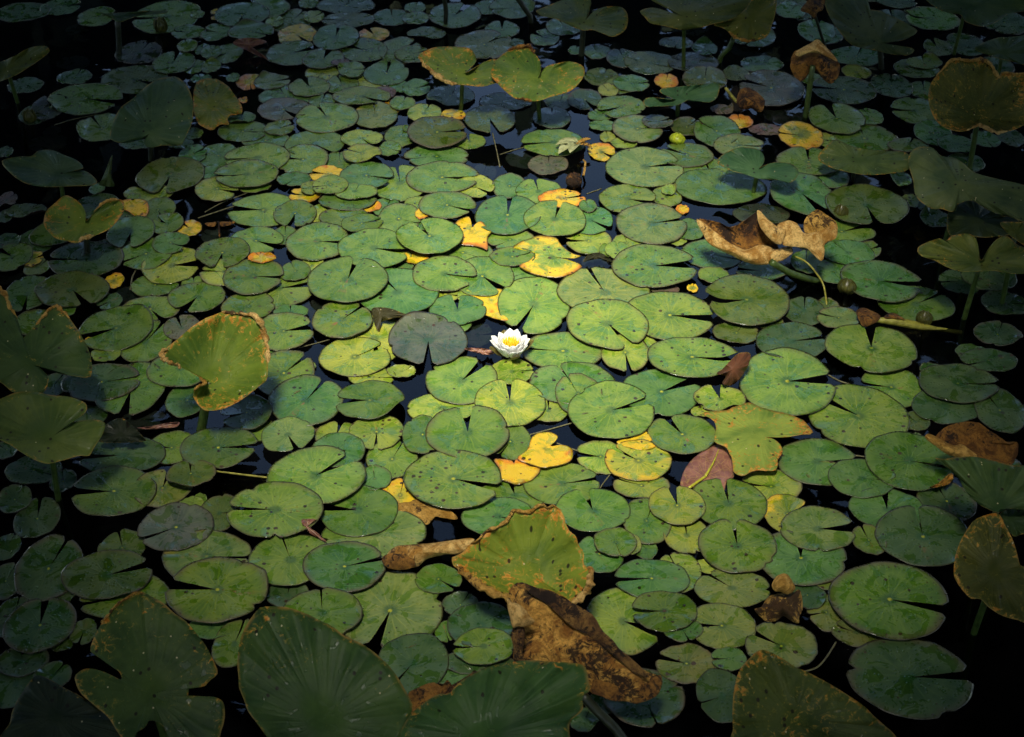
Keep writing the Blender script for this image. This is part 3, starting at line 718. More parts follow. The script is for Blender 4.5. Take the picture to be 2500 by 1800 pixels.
def curl(parent, rim, i0, i1, rad, mat='straw', seed=0, n=UPV, name='curled_edge'):
    """a dried margin rolled over on itself: an uneven, lumpy, flattened roll along part of the rim"""
    m = len(rim); K = 46; rad = rad * 0.72
    pts, rr = [], []
    for k in range(K):
        f = (i0 + (i1 - i0) * k / (K - 1)) * m
        a, b = rim[int(f) % m], rim[(int(f) + 1) % m]
        e = math.sin(math.pi * k / (K - 1)) ** 0.5
        r = rad * (0.12 + 0.88 * e) * (0.85 + 0.75 * noise.noise(Vector((k * 0.33, seed * 3.3, 0))))
        pts.append(a.lerp(b, f - int(f)) + n * r * 0.4); rr.append(max(0.0008, r))
    V, F, U = tube(pts, rr, 9)
    V = [v + Vector((noise.noise(v * 60 + Vector((seed, 0, 0))), noise.noise(v * 60 + Vector((0, seed, 9))), noise.noise(v * 60 + Vector((5, 0, seed))))) * rad * 0.75 for v in V]
    return mesh_obj(name, V, F, M[mat], parent, U, origin=pts[0].copy())

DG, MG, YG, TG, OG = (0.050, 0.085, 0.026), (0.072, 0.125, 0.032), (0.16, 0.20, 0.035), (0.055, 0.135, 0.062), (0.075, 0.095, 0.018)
LEAVES = []
def L(name, label, noun, tl, pts, cen, h, tilt=20, roll=0, color=MG, decay=0.1, foot=None, stem='stem', srad=0.008, curls=(), mat='leaf', cat='leaf', **kw):
    px = [T(tl, *q) for q in pts]; c = T(tl, *cen)
    n = plane_normal(tilt, roll)
    if foot is not None:
        fp = on_z(*T(tl, *foot))
        d = ray(*c)
        # height where the view ray passes over the stalk's foot
        s = (fp.x * d.x + fp.y * d.y) / (d.x ** 2 + d.y ** 2)
        h = max(0.05, min(0.6, (CAM + d * s).z))
    p0 = on_z(c[0], c[1], h)
    if foot is None: fp = Vector((p0.x, p0.y + 0.02, 0))
    root = empty(name, (fp.x, fp.y, 0), label, cat)
    k = len(RAISED)
    kw.setdefault('wave', 0.009); kw.setdefault('wk', 4 + k % 4); kw.setdefault('seed', k + 1.0)
    o, rim, top = patch('blade', px, c, p0, n, M[mat], root, color=color, decay=decay, **kw)
    if stem: add_stem(root, top - n * 0.004, fp, srad, stem, 0.012 * (1 if k % 2 else -1))
    for (a, b, r, mm) in curls: curl(root, rim, a, b, r, mm, k, n)
    RAISED.append((root, px, noun, c, h))
    return root, rim, n
G_ = 'raised heart-shaped leaves standing above the water'

# back row
L('heart_leaf', 'dark raised leaf seen edge-on on a crooked black stalk, top left', 'edge-on dark leaf', '00',
  [(880, 112), (960, 120), (1120, 108), (1300, 98), (1470, 92), (1482, 108), (1440, 118), (1250, 135), (1150, 165), (1090, 190), (1040, 195), (1000, 170), (940, 140)],
  (1040, 150), 0, 10, 0, DG, 0.05, foot=(1060, 490), stem='dstem', srad=0.012)
L('heart_leaf', 'folded olive raised leaf lying at the upper left edge', 'folded olive leaf', '00',
  [(-60, 570), (0, 550), (120, 500), (260, 425), (400, 408), (437, 450), (400, 492), (300, 565), (150, 660), (0, 722), (-60, 735)], (60, 610), 0.14, 25, -15, OG, 0.12)
L('heart_leaf', 'large dull green heart leaf facing right on a dark stalk, upper left', 'large dull green heart leaf', '00',
  [(1480, 685), (1560, 680), (1640, 740), (1690, 830), (1712, 960), (1702, 1080), (1660, 1180), (1600, 1282), (1450, 1287), (1350, 1306), (1286, 1290), (1274, 1240), (1304, 1214), (1200, 1250), (1080, 1265), (990, 1240), (975, 1180), (1012, 1060), (1072, 950), (1180, 870), (1300, 760), (1400, 700)],
  (1330, 1180), 0, 22, 8, (0.062, 0.115, 0.050), 0.06, foot=(1340, 1420), stem='dstem', srad=0.011, cup=-0.015)
L('heart_leaf', 'yellowing ragged heart leaf touching the large dull green leaf, upper left', 'yellowing ragged leaf', '10',
  [(-70, 730), (0, 698), (100, 700), (200, 760), (270, 850), (320, 930), (332, 985), (318, 1012), (230, 1022), (200, 1060), (215, 1100), (140, 1106), (60, 1152), (-10, 1130), (-60, 1090), (-92, 1000), (-105, 900), (-100, 820)],
  (60, 930), 0.05, 6, 0, YG, 0.42, jag=0.03)
L('heart_leaf', 'grey-green pointed heart leaf low at the left edge, above the black gap', 'pointed grey-green leaf', '00',
  [(15, 1430), (150, 1390), (280, 1380), (340, 1335), (460, 1330), (560, 1370), (680, 1420), (740, 1480), (700, 1502), (560, 1535), (720, 1510), (800, 1540), (862, 1612), (800, 1642), (650, 1648), (400, 1655), (220, 1620), (100, 1540)],
  (530, 1535), 0.13, 8, 6, (0.075, 0.125, 0.055), 0.04, fold=0.12, mid=170)
L('rolled_leaf', 'dark upright rolled leaf tip beside the pointed grey-green leaf', 'upright rolled leaf', '00',
  [(995, 1375), (990, 1460), (985, 1560), (1010, 1650), (880, 1640), (900, 1590), (940, 1500), (965, 1430)], (960, 1560), 0.05, 60, 0, DG, 0.05, stem=None, dome=0.02)
L('heart_leaf', 'brown-edged heart leaf with a crumpled straw-coloured left margin, top centre', 'straw-edged heart leaf', '20',
  [(80, 490), (200, 425), (350, 413), (520, 425), (575, 480), (590, 540), (545, 600), (490, 650), (560, 612), (660, 550), (760, 525), (900, 560), (900, 690), (740, 742), (640, 766), (520, 757), (350, 740), (250, 690), (150, 600), (100, 540)],
  (470, 660), 0.16, 10, 5, (0.11, 0.180, 0.030), 0.36, curls=((0.80, 0.99, 0.012, 'straw'),), cup=0.01)
L('heart_leaf', 'broad mottled heart leaf with brown scorched top and bottom, top centre', 'broad scorched heart leaf', '20',
  [(725, 620), (760, 540), (830, 480), (900, 440), (1050, 418), (1120, 490), (1155, 540), (1162, 620), (1148, 682), (1180, 622), (1230, 580), (1320, 558), (1420, 545), (1510, 570), (1548, 610), (1540, 680), (1470, 770), (1390, 820), (1240, 860), (1150, 892), (1060, 896), (1000, 880), (930, 870), (840, 800), (760, 720), (722, 670)],
  (1130, 700), 0.17, 14, -4, (0.11, 0.185, 0.032), 0.33, curls=((0.10, 0.22, 0.013, 'brown'), (0.78, 0.84, 0.009, 'brown')), cup=0.012)
L('heart_leaf', 'pale-flecked heart leaf on a dark stalk at the top edge, right of centre', 'pale-flecked heart leaf', '20',
  [(1120, 100), (1200, 60), (1300, 20), (1400, -10), (1590, -8), (1600, 60), (1578, 150), (1558, 182), (1620, 110), (1720, 62), (1814, 56), (1880, 66), (1924, 110), (1934, 180), (1914, 260), (1844, 312), (1790, 325), (1720, 300), (1620, 265), (1540, 270), (1450, 240), (1300, 168), (1180, 142)],
  (1540, 205), 0, 14, 0, (0.085, 0.125, 0.040), 0.16, foot=(1560, 490), stem='dstem', srad=0.012, fold=0.1, mid=120)
L('heart_leaf', 'wide drooping olive heart leaf at the top edge with orange flecks', 'wide drooping olive leaf', '30',
  [(225, 100), (320, 68), (420, 85), (540, 130), (590, 178), (480, 80), (380, 30), (330, -30), (700, -60), (1190, -40), (1196, 60), (1140, 120), (1000, 185), (860, 215), (780, 240), (600, 263), (450, 230), (320, 205), (270, 150)],
  (620, 150), 0.22, 16, 0, (0.080, 0.105, 0.026), 0.14, cup=-0.02)
L('heart_leaf', 'hanging olive leaf with rusty lower margin on a slanting green stalk, top right', 'hanging rusty-edged leaf', '30',
  [(1180, 60), (1250, -40), (1420, -40), (1432, 70), (1402, 200), (1346, 326), (1200, 368), (1090, 346), (1020, 290), (960, 250), (880, 215), (1050, 165)],
  (1200, 170), 0.2, 35, -10, (0.085, 0.105, 0.018), 0.26, foot=None, stem=None, curls=((0.50, 0.68, 0.010, 'gold'),))
L('heart_leaf', 'large drooping grey-green leaf on a dark stalk, top right corner', 'large drooping grey-green leaf', '40',
  [(50, 40), (60, -40), (400, -40), (412, 70), (540, 100), (700, 170), (830, 240), (870, 282), (800, 330), (720, 360), (570, 390), (800, 420), (842, 450), (780, 490), (640, 480), (520, 450), (400, 430), (280, 390), (180, 280), (100, 160)],
  (540, 380), 0, 22, 0, (0.085, 0.115, 0.045), 0.06, foot=(610, 620), stem='dstem', srad=0.012, cup=-0.01)
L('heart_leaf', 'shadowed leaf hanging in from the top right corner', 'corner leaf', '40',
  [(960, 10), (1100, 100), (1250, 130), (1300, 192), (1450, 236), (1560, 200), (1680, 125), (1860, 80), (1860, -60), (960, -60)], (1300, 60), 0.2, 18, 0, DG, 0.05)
L('heart_leaf', 'dark ribbed leaf at the right edge behind the big rusty leaf', 'dark ribbed leaf', '40',
  [(1380, 420), (1560, 340), (1700, 328), (1880, 330), (1880, 570), (1700, 540), (1600, 520), (1450, 470)], (1620, 470), 0.14, 15, -10, DG, 0.06)
L('heart_leaf', 'big rusty upright leaf with scorched lobes on a tall stalk, upper right', 'big rusty upright leaf', '40',
  [(968, 830), (1000, 720), (1070, 640), (1130, 570), (1210, 524), (1330, 545), (1430, 530), (1520, 580), (1585, 690), (1620, 650), (1700, 650), (1860, 690), (1880, 1080), (1814, 1110), (1700, 1160), (1550, 1172), (1450, 1122), (1412, 1104), (1330, 1150), (1240, 1166), (1110, 1130), (1030, 1060), (980, 950)],
  (1410, 1040), 0, 42, 5, (0.085, 0.095, 0.020), 0.40, foot=(1410, 1500), stem='stem', srad=0.010, curls=((0.06, 0.42, 0.010, 'gold'), (0.66, 0.80, 0.011, 'straw')), cup=0.03)
L('heart_leaf', 'smooth blue-green leaf curling upward with a curved keel, upper right of centre', 'curling blue-green leaf', '30',
  [(262, 885), (340, 862), (520, 882), (410, 820), (420, 785), (560, 768), (700, 755), (915, 738), (922, 830), (892, 882), (820, 906), (670, 882), (560, 930), (400, 942), (280, 942)],
  (560, 880), 0.07, 15, 5, TG, 0.03, cup=0.02)
L('heart_leaf', 'wavy blue-green heart leaf with pale veins beside the dead curled leaf, upper right', 'wavy blue-green heart leaf', '30',
  [(908, 1430), (960, 1370), (1080, 1312), (1200, 1308), (1290, 1332), (1330, 1400), (1312, 1460), (1282, 1492), (1370, 1450), (1500, 1438), (1600, 1470), (1632, 1530), (1602, 1590), (1550, 1616), (1440, 1592), (1280, 1582), (1150, 1542), (1040, 1512), (940, 1462)],
  (1270, 1510), 0.09, 14, 0, TG, 0.04, fold=0.10, mid=200)
L('heart_leaf', 'ragged green leaf with cream and orange flecks lying low at the right', 'flecked ragged leaf', '40',
  [(-10, 1385), (100, 1262), (160, 1240), (300, 1300), (520, 1335), (700, 1340), (792, 1372), (790, 1500), (600, 1540), (400, 1547), (200, 1512), (60, 1462)], (330, 1420), 0, 12, 0, (0.08, 0.13, 0.04), 0.20, foot=(210, 1600), stem='dstem')
L('heart_leaf', 'very large grey-green folded leaf at the right edge under the rusty leaf', 'very large folded leaf', '40',
  [(785, 1410), (860, 1310), (1000, 1308), (1080, 1380), (1200, 1400), (1280, 1450), (1380, 1530), (1600, 1590), (1814, 1640), (1900, 1720), (1900, 1990), (1814, 1965), (1700, 1925), (1560, 1885), (1440, 1822), (1350, 1774), (1230, 1808), (1180, 1878), (1090, 1850), (1000, 1848), (900, 1785), (850, 1720), (832, 1600)],
  (1250, 1640), 0.22, 14, -8, (0.090, 0.130, 0.050), 0.05, cup=-0.02)
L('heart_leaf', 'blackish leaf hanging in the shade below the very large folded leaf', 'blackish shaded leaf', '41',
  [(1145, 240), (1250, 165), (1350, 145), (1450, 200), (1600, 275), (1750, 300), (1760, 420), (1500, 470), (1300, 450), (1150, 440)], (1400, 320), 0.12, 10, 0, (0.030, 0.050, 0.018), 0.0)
L('heart_leaf', 'ribbed olive heart leaf with orange flecks and scalloped front edge, right side', 'ribbed scalloped heart leaf', '41',
  [(868, 592), (900, 540), (1060, 480), (1120, 502), (1180, 455), (1320, 438), (1382, 480), (1412, 560), (1416, 662), (1455, 662), (1492, 580), (1570, 490), (1660, 458), (1760, 540), (1860, 590), (1860, 775), (1680, 787), (1560, 765), (1400, 772), (1250, 770), (1130, 732), (1020, 672), (920, 642)],
  (1430, 690), 0.20, 16, -4, (0.095, 0.130, 0.030), 0.20, cup=0.015, wave=0.010, wk=9)
L('heart_leaf', 'small brown-stained leaf tip poking in at the right edge', 'brown-stained leaf tip', '41',
  [(1608, 338), (1760, 336), (1880, 350), (1880, 580), (1800, 530), (1700, 460), (1640, 400)], (1740, 420), 0.26, 25, -10, OG, 0.40)
L('heart_leaf', 'gold-flecked heart leaf with straw-brown front tip on a short stalk, left side', 'gold-flecked heart leaf', '01',
  [(388, 312), (410, 240), (470, 180), (575, 98), (660, 130), (720, 180), (757, 250), (766, 322), (850, 230), (930, 160), (1000, 138), (1090, 150), (1096, 230), (1050, 310), (960, 400), (850, 450), (740, 490), (670, 522), (600, 502), (500, 480), (430, 420), (390, 362)],
  (755, 345), 0, 16, 0, (0.12, 0.190, 0.030), 0.37, foot=(780, 640), stem='dstem', srad=0.011, curls=((0.72, 0.80, 0.010, 'straw'), (0.36, 0.50, 0.007, 'gold')), cup=0.02)
L('heart_leaf', 'huge dark green leaf with torn rusty slits at the left edge', 'huge torn leaf', '01',
  [(-160, 900), (0, 930), (50, 1000), (100, 1120), (150, 1180), (160, 1260), (150, 1300), (200, 1370), (236, 1330), (350, 1210), (480, 1083), (560, 1130), (640, 1220), (720, 1340), (790, 1480), (815, 1600), (814, 1660), (800, 1705), (740, 1710), (540, 1678), (400, 1636), (335, 1605), (425, 1700), (416, 1783), (380, 1838), (140, 1850), (0, 1752), (-160, 1720)],
  (280, 1590), 0.22, 22, 6, (0.050, 0.095, 0.028), 0.14, curls=((0.02, 0.13, 0.010, 'gold'), (0.22, 0.32, 0.008, 'gold')), cup=-0.01)
L('heart_leaf', 'large olive-green leaf with an open cleft beneath the huge torn leaf, left edge', 'large cleft olive leaf', '02',
  [(-120, 330), (0, 270), (130, 215), (220, 204), (340, 210), (450, 235), (610, 250), (720, 285), (767, 320), (767, 370), (690, 440), (600, 500), (520, 560), (462, 618), (540, 542), (640, 480), (740, 460), (850, 454), (932, 486), (902, 590), (832, 700), (790, 772), (700, 772), (560, 812), (430, 842), (330, 817), (200, 750), (100, 680), (0, 630), (-120, 560)],
  (430, 630), 0.20, 16, 4, (0.085, 0.130, 0.030), 0.10, fold=0.15, mid=165)
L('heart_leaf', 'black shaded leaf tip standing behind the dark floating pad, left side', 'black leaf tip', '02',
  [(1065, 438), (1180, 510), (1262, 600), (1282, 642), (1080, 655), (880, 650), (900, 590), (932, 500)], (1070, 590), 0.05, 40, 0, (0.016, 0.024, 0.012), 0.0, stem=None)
L('heart_leaf', 'upright green leaf with golden rusty rim and thick green stalk, left of centre', 'upright golden-rimmed leaf', '11',
  [(0, 1190), (80, 1160), (170, 1130), (330, 1145), (440, 1165), (500, 1250), (536, 1350), (556, 1450), (559, 1633), (549, 1733), (500, 1775), (400, 1855), (300, 1925), (180, 1985), (80, 2005), (0, 2003), (-60, 1950), (-104, 1870), (-70, 1805), (10, 1762), (-44, 1715), (-170, 1640), (-330, 1565), (-378, 1530), (-340, 1450), (-240, 1370), (-110, 1260)],
  (40, 1740), 0, 40, 8, (0.105, 0.175, 0.022), 0.34, foot=(-154, 2200), stem='stem', srad=0.013, curls=((0.055, 0.30, 0.0125, 'straw'), (0.76, 0.86, 0.014, 'straw'), (0.63, 0.70, 0.008, 'gold')), cup=0.055, wave=0.012)
# near the flower and the front
L('heart_leaf', 'upright heart-shaped yellow-green leaf with rusty rim above the big brown leaf', 'rusty-rimmed heart leaf', '22',
  [(440, 1643), (560, 1540), (640, 1490), (680, 1440), (780, 1400), (860, 1350), (890, 1300), (930, 1262), (1040, 1275), (1100, 1250), (1130, 1213), (1180, 1208), (1220, 1240), (1270, 1213), (1310, 1225), (1370, 1300), (1390, 1400), (1470, 1480), (1500, 1560), (1545, 1640), (1536, 1723), (1592, 1783), (1602, 1863), (1590, 1933), (1540, 2013), (1450, 2075), (1390, 2035), (1300, 2013), (1100, 2013), (880, 2023), (700, 1973), (560, 1873), (450, 1793), (385, 1743), (378, 1673)],
  (1050, 1800), 0.12, 34, 0, (0.135, 0.205, 0.026), 0.39, curls=((0.04, 0.33, 0.007, 'gold'), (0.74, 0.95, 0.016, 'gold'), (0.50, 0.62, 0.014, 'straw')), cup=0.05, jag=0.02, wave=0.012)
L('heart_leaf', 'yellow-green spotted torn leaf floating flat right of centre, brown pitted edges', 'yellow spotted torn leaf', '32',
  [(780, 400), (860, 380), (960, 370), (1060, 340), (1190, 303), (1260, 330), (1400, 370), (1560, 410), (1700, 480), (1757, 572), (1660, 582), (1520, 606), (1340, 610), (1400, 620), (1470, 670), (1490, 740), (1450, 800), (1440, 880), (1390, 902), (1250, 902), (1140, 946), (1060, 916), (1040, 800), (990, 700), (890, 650), (902, 560), (880, 460)],
  (1280, 600), 0.034, 2, 0, (0.19, 0.28, 0.055), 0.40, stem=None, jag=0.03, wave=0.003)
L('lily_leaf', 'overturned maroon lily pad showing its yellow midrib and net of veins', 'overturned maroon pad', '32',
  [(925, 668), (980, 690), (1030, 770), (1056, 880), (1056, 962), (1000, 985), (960, 1100), (880, 1005), (800, 1010), (660, 1062), (588, 1042), (600, 950), (650, 850), (730, 770), (840, 700)],
  (800, 960), 0.007, 2, 0, stem=None, mat='red', wave=0.002, cat='lily pad')
L('heart_leaf', 'huge dark green leaf with smooth rim filling the bottom left of centre', 'huge smooth dark leaf', '13',
  [(490, 485), (600, 474), (740, 485), (900, 540), (1020, 600), (1130, 650), (1230, 730), (1340, 780), (1460, 850), (1590, 960), (1680, 1060), (1750, 1170), (1816, 1290), (1839, 1330), (1834, 1400), (1814, 1460), (1780, 1560), (1720, 1680), (1600, 1800), (1200, 1850), (700, 1800), (560, 1640), (470, 1520), (380, 1400), (350, 1310), (305, 1200), (300, 1110), (288, 1000), (300, 850), (330, 720), (380, 620), (430, 550)],
  (1050, 1500), 0.26, 24, 0, (0.045, 0.095, 0.026), 0.10, cup=0.02, wave=0.010, wk=6, fold=-0.10, mid=110)
L('heart_leaf', 'broad dark green leaf with folded ribs at the bottom centre', 'broad ribbed dark leaf', '23',
  [(-40, 1500), (0, 1450), (60, 1380), (150, 1310), (260, 1250), (350, 1250), (390, 1200), (450, 1140), (560, 1075), (700, 1010), (820, 980), (960, 960), (1100, 950), (1250, 965), (1400, 970), (1540, 995), (1572, 1060), (1592, 1160), (1602, 1220), (1532, 1270), (1532, 1390), (1432, 1480), (1412, 1560), (1416, 1700), (1300, 1800), (100, 1800), (-80, 1640)],
  (620, 1640), 0.26, 26, 0, (0.040, 0.098, 0.028), 0.11, wave=0.020, wk=6)
L('dead_leaf', 'rust-brown dead leaf edge showing behind the broad ribbed dark leaf', 'rust-brown leaf edge', '23',
  [(-10, 1260), (60, 1200), (200, 1148), (290, 1180), (330, 1128), (400, 1180), (480, 1108), (600, 1060), (420, 1320), (200, 1370), (10, 1420)], (230, 1260), 0.15, 25, 0, mat='brown', stem=None, crumple=0.010, cat='dead leaf', jag=0.04)
L('heart_leaf', 'dark arrow-shaped leaf with torn rusty sides, bottom left', 'torn arrow-shaped leaf', '03',
  [(1265, 348), (1340, 385), (1440, 440), (1540, 530), (1640, 600), (1720, 690), (1814, 810), (1854, 880), (1904, 980), (1926, 1070), (1854, 1132), (1814, 1178), (1710, 1192), (1675, 1150), (1670, 1240), (1640, 1312), (1560, 1392), (1640, 1330), (1700, 1302), (1814, 1275), (1914, 1280), (1980, 1330), (1990, 1450), (1964, 1560), (1890, 1680), (1540, 1680), (1450, 1540), (1360, 1485), (1310, 1490), (1290, 1540), (1200, 1600), (1180, 1680), (1080, 1640), (960, 1460), (860, 1370), (720, 1250), (670, 1150), (670, 1080), (760, 1025), (880, 1040), (980, 1080), (1075, 1132), (1060, 1060), (990, 980), (950, 930), (870, 910), (800, 870), (820, 780), (860, 690), (940, 570), (1050, 450), (1160, 380)],
  (1330, 1250), 0.22, 24, 0, (0.046, 0.088, 0.022), 0.18, curls=((0.92, 1.0, 0.005, 'gold'),), rings=12, seg=150, wave=0.004, fold=-0.18, mid=90)
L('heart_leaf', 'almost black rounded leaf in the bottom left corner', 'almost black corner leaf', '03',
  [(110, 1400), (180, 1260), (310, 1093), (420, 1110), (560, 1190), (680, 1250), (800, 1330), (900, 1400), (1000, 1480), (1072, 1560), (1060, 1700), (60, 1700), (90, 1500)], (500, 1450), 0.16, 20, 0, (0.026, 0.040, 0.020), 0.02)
L('heart_leaf', 'large dark leaf with orange rust holes at the bottom, right of centre', 'large rust-holed leaf', '33',
  [(1270, 868), (1340, 863), (1480, 930), (1600, 1010), (1700, 1050), (1814, 1110), (1874, 1140), (1974, 1200), (2084, 1270), (2214, 1360), (2294, 1440), (2394, 1530), (2474, 1600), (2520, 1700), (2400, 1800), (1100, 1800), (1052, 1550), (1050, 1300), (1080, 1120), (1120, 1020), (1200, 930)],
  (1600, 1480), 0.24, 26, 0, (0.055, 0.082, 0.018), 0.27, cup=0.03, fold=-0.12, mid=130)
L('heart_leaf', 'fan-ribbed dark green leaf at the right edge below the dead brown leaf', 'fan-ribbed dark leaf', '42',
  [(1028, 793), (1100, 800), (1270, 780), (1400, 785), (1560, 820), (1720, 860), (1880, 890), (1880, 1215), (1700, 1240), (1592, 1272), (1580, 1275), (1500, 1245), (1400, 1190), (1292, 1080), (1230, 960), (1130, 862)],
  (1570, 1250), 0.2, 18, -10, (0.055, 0.105, 0.034), 0.03, wave=0.012, wk=9)
L('heart_leaf', 'lower lobe of a dark ribbed leaf at the right edge', 'dark lower lobe', '42',
  [(1600, 1292), (1700, 1242), (1880, 1222), (1880, 1450), (1814, 1462), (1732, 1486), (1700, 1460), (1640, 1382)], (1690, 1330), 0.17, 18, -10, (0.05, 0.09, 0.03), 0.02)
L('heart_leaf', 'tall rusty-flecked dark leaf with scalloped edge, lower right edge', 'rusty-flecked scalloped leaf', '42',
  [(1380, 1340), (1500, 1290), (1592, 1290), (1652, 1400), (1712, 1510), (1752, 1633), (1782, 1745), (1850, 1790), (1860, 2220), (1750, 2224), (1620, 2188), (1500, 2113), (1430, 2043), (1340, 2033), (1240, 1923), (1193, 1823), (1200, 1693), (1220, 1610), (1260, 1510), (1320, 1410)],
  (1560, 1800), 0.2, 30, -12, (0.068, 0.080, 0.018), 0.28, cup=0.02)

# torn and yellowing pads traced one by one
def torn_pad(label, noun, tl, pts, cen, z, tint, yel, seed):
    px = [T(tl, *q) for q in pts]; c = T(tl, *cen)
    o, rim, top = patch('lily_pad', px, c, on_z(c[0], c[1], z), UPV, M['pad'], None, rings=8, seg=90, wave=0.0012, jag=0.02, seed=seed)
    paint(o.data, [(*tint, 1 - yel)] * len(o.data.vertices), [seed] * len(o.data.vertices))
    tag(o, label, 'lily pad')
    RAISED.append((o, px, noun, c, z))
torn_pad('torn star-shaped orange-yellow pad with a green heart, above the flower', 'star-shaped yellow pad', '21', [(405, 350), (440, 310), (520, 281), (545, 330), (555, 382), (590, 345), (640, 328), (690, 385), (727, 420), (692, 470), (692, 577), (640, 562), (560, 545), (450, 530), (460, 450), (440, 390)], (545, 410), 0.013, (0.26, 0.28, 0.03), 0.82, 0.31)
torn_pad('wide pad with a ragged golden upper edge, right above the flower', 'gold-edged wide pad', '21', [(910, 562), (980, 508), (1060, 480), (1130, 456), (1210, 455), (1300, 475), (1330, 520), (1390, 580), (1460, 620), (1522, 634), (1450, 656), (1330, 642), (1285, 648), (1400, 668), (1527, 720), (1480, 772), (1400, 806), (1300, 826), (1180, 816), (1060, 782), (968, 722), (1050, 680), (1090, 630), (1000, 572)], (1260, 645), 0.016, (0.20, 0.27, 0.035), 0.52, 0.62)
torn_pad('bright yellow heart-shaped pad with brown specks in front of the flower', 'yellow heart-shaped pad', '22', [(953, 797), (1040, 720), (1070, 640), (1090, 600), (1150, 566), (1230, 561), (1290, 580), (1314, 605), (1285, 650), (1248, 686), (1340, 676), (1410, 690), (1450, 730), (1442, 790), (1400, 832), (1300, 862), (1180, 877), (1080, 850)], (1205, 705), 0.019, (0.24, 0.30, 0.03), 0.74, 0.91)
torn_pad('orange-yellow pad half tucked under the yellow heart-shaped pad', 'tucked orange-yellow pad', '22', [(746, 805), (830, 801), (900, 810), (925, 838), (945, 801), (1010, 830), (1080, 865), (1157, 878), (1147, 930), (1110, 967), (1060, 1002), (990, 1022), (930, 1027), (880, 1007), (795, 972), (800, 900)], (930, 880), 0.012, (0.28, 0.28, 0.03), 0.80, 0.17)
torn_pad('orange-topped pad joining the gold-flecked heart leaf, left', 'orange-topped pad', '01', [(1080, 148), (1180, 128), (1290, 143), (1322, 200), (1307, 270), (1240, 307), (1190, 282), (1130, 240), (1088, 220)], (1170, 190), 0.010, (0.22, 0.26, 0.03), 0.85, 0.44)
torn_pad('golden pad flank behind two yellow-green pads, right of the flower front', 'golden pad flank', '32', [(18, 652), (60, 630), (150, 610), (220, 563), (290, 560), (340, 640), (367, 692), (250, 722), (100, 692), (70, 682)], (210, 650), 0.009, (0.28, 0.30, 0.03), 0.80, 0.73)
torn_pad('orange-tipped ragged pad just behind the white flower', 'orange-tipped ragged pad', '21', [(533, 985), (640, 973), (720, 965), (735, 923), (822, 930), (832, 960), (800, 1010), (790, 1080), (830, 1150), (882, 1207), (800, 1202), (700, 1172), (640, 1142), (590, 1092), (550, 1040)], (690, 1050), 0.007, (0.25, 0.27, 0.035), 0.75, 0.26)
# yellow midrib and stalk of the overturned pad
ov = RAISED[[r_[2] for r_ in RAISED].index('overturned maroon pad')][0]
a, b, c_ = on_z(*T('32', 930, 700), 0.009), on_z(*T('32', 805, 955), 0.012), on_z(*T('32', 655, 1062), 0.007)
V, F, U = tube(spline([a, a.lerp(b, .5) + Vector((.004, 0, .002)), b], 12, False), [0.0008 + 0.0030 * k / 11 for k in range(12)], 8)
mesh_obj('midrib', V, F, M['lime'], ov, U, origin=a.copy())
V, F, U = tube(spline([b, b.lerp(c_, .5), c_], 8, False), 0.0036, 8)
mesh_obj('stalk', V, F, M['lime'], ov, U, origin=b.copy())
# dead curled leaves made of several folds
def dead(name, label, noun, tl, h, folds, foot=None, stem=None, srad=0.008):
    allp = [T(tl, *q) for f in folds for q in f[1]]
    cx = sum(p[0] for p in allp) / len(allp); cy = sum(p[1] for p in allp) / len(allp)
    P0 = on_z(cx, cy, h)
    root = empty(name, (P0.x, P0.y, 0), label, 'dead leaf')
    for k, f in enumerate(folds):
        pname, pts, cen, mat, tilt, roll, dome, crum, dz = f
        px = [T(tl, *q) for q in pts]; c = T(tl, *cen)
        n = plane_normal(tilt, roll)
        # all folds share one depth so that they meet; dz nudges a fold towards the camera
        d = ray(*c); base = P0 + (CAM - P0).normalized() * dz
        s = (base - CAM).length
        patch(pname, px, c, CAM + d * s, n, M[mat], root, rings=10, seg=80, dome=dome, crumple=crum, cs=13.0, seed=k + cx * 0.01, jag=0.035, thick=0.002)
    if foot is not None:
        fp = on_z(*T(tl, *foot))
        c = T(tl, *folds[0][2])
        add_stem(root, on_z(c[0], c[1], h) + Vector((0, 0, -0.01)), fp, srad, stem or 'stem', 0.0)
    hull = [(min(p[0] for p in allp), min(p[1] for p in allp)), (max(p[0] for p in allp), min(p[1] for p in allp)), (max(p[0] for p in allp), max(p[1] for p in allp)), (min(p[0] for p in allp), max(p[1] for p in allp))]
    RAISED.append((root, [T(tl, *q) for q in folds[0][1]], noun, (cx, cy), h))
    return root
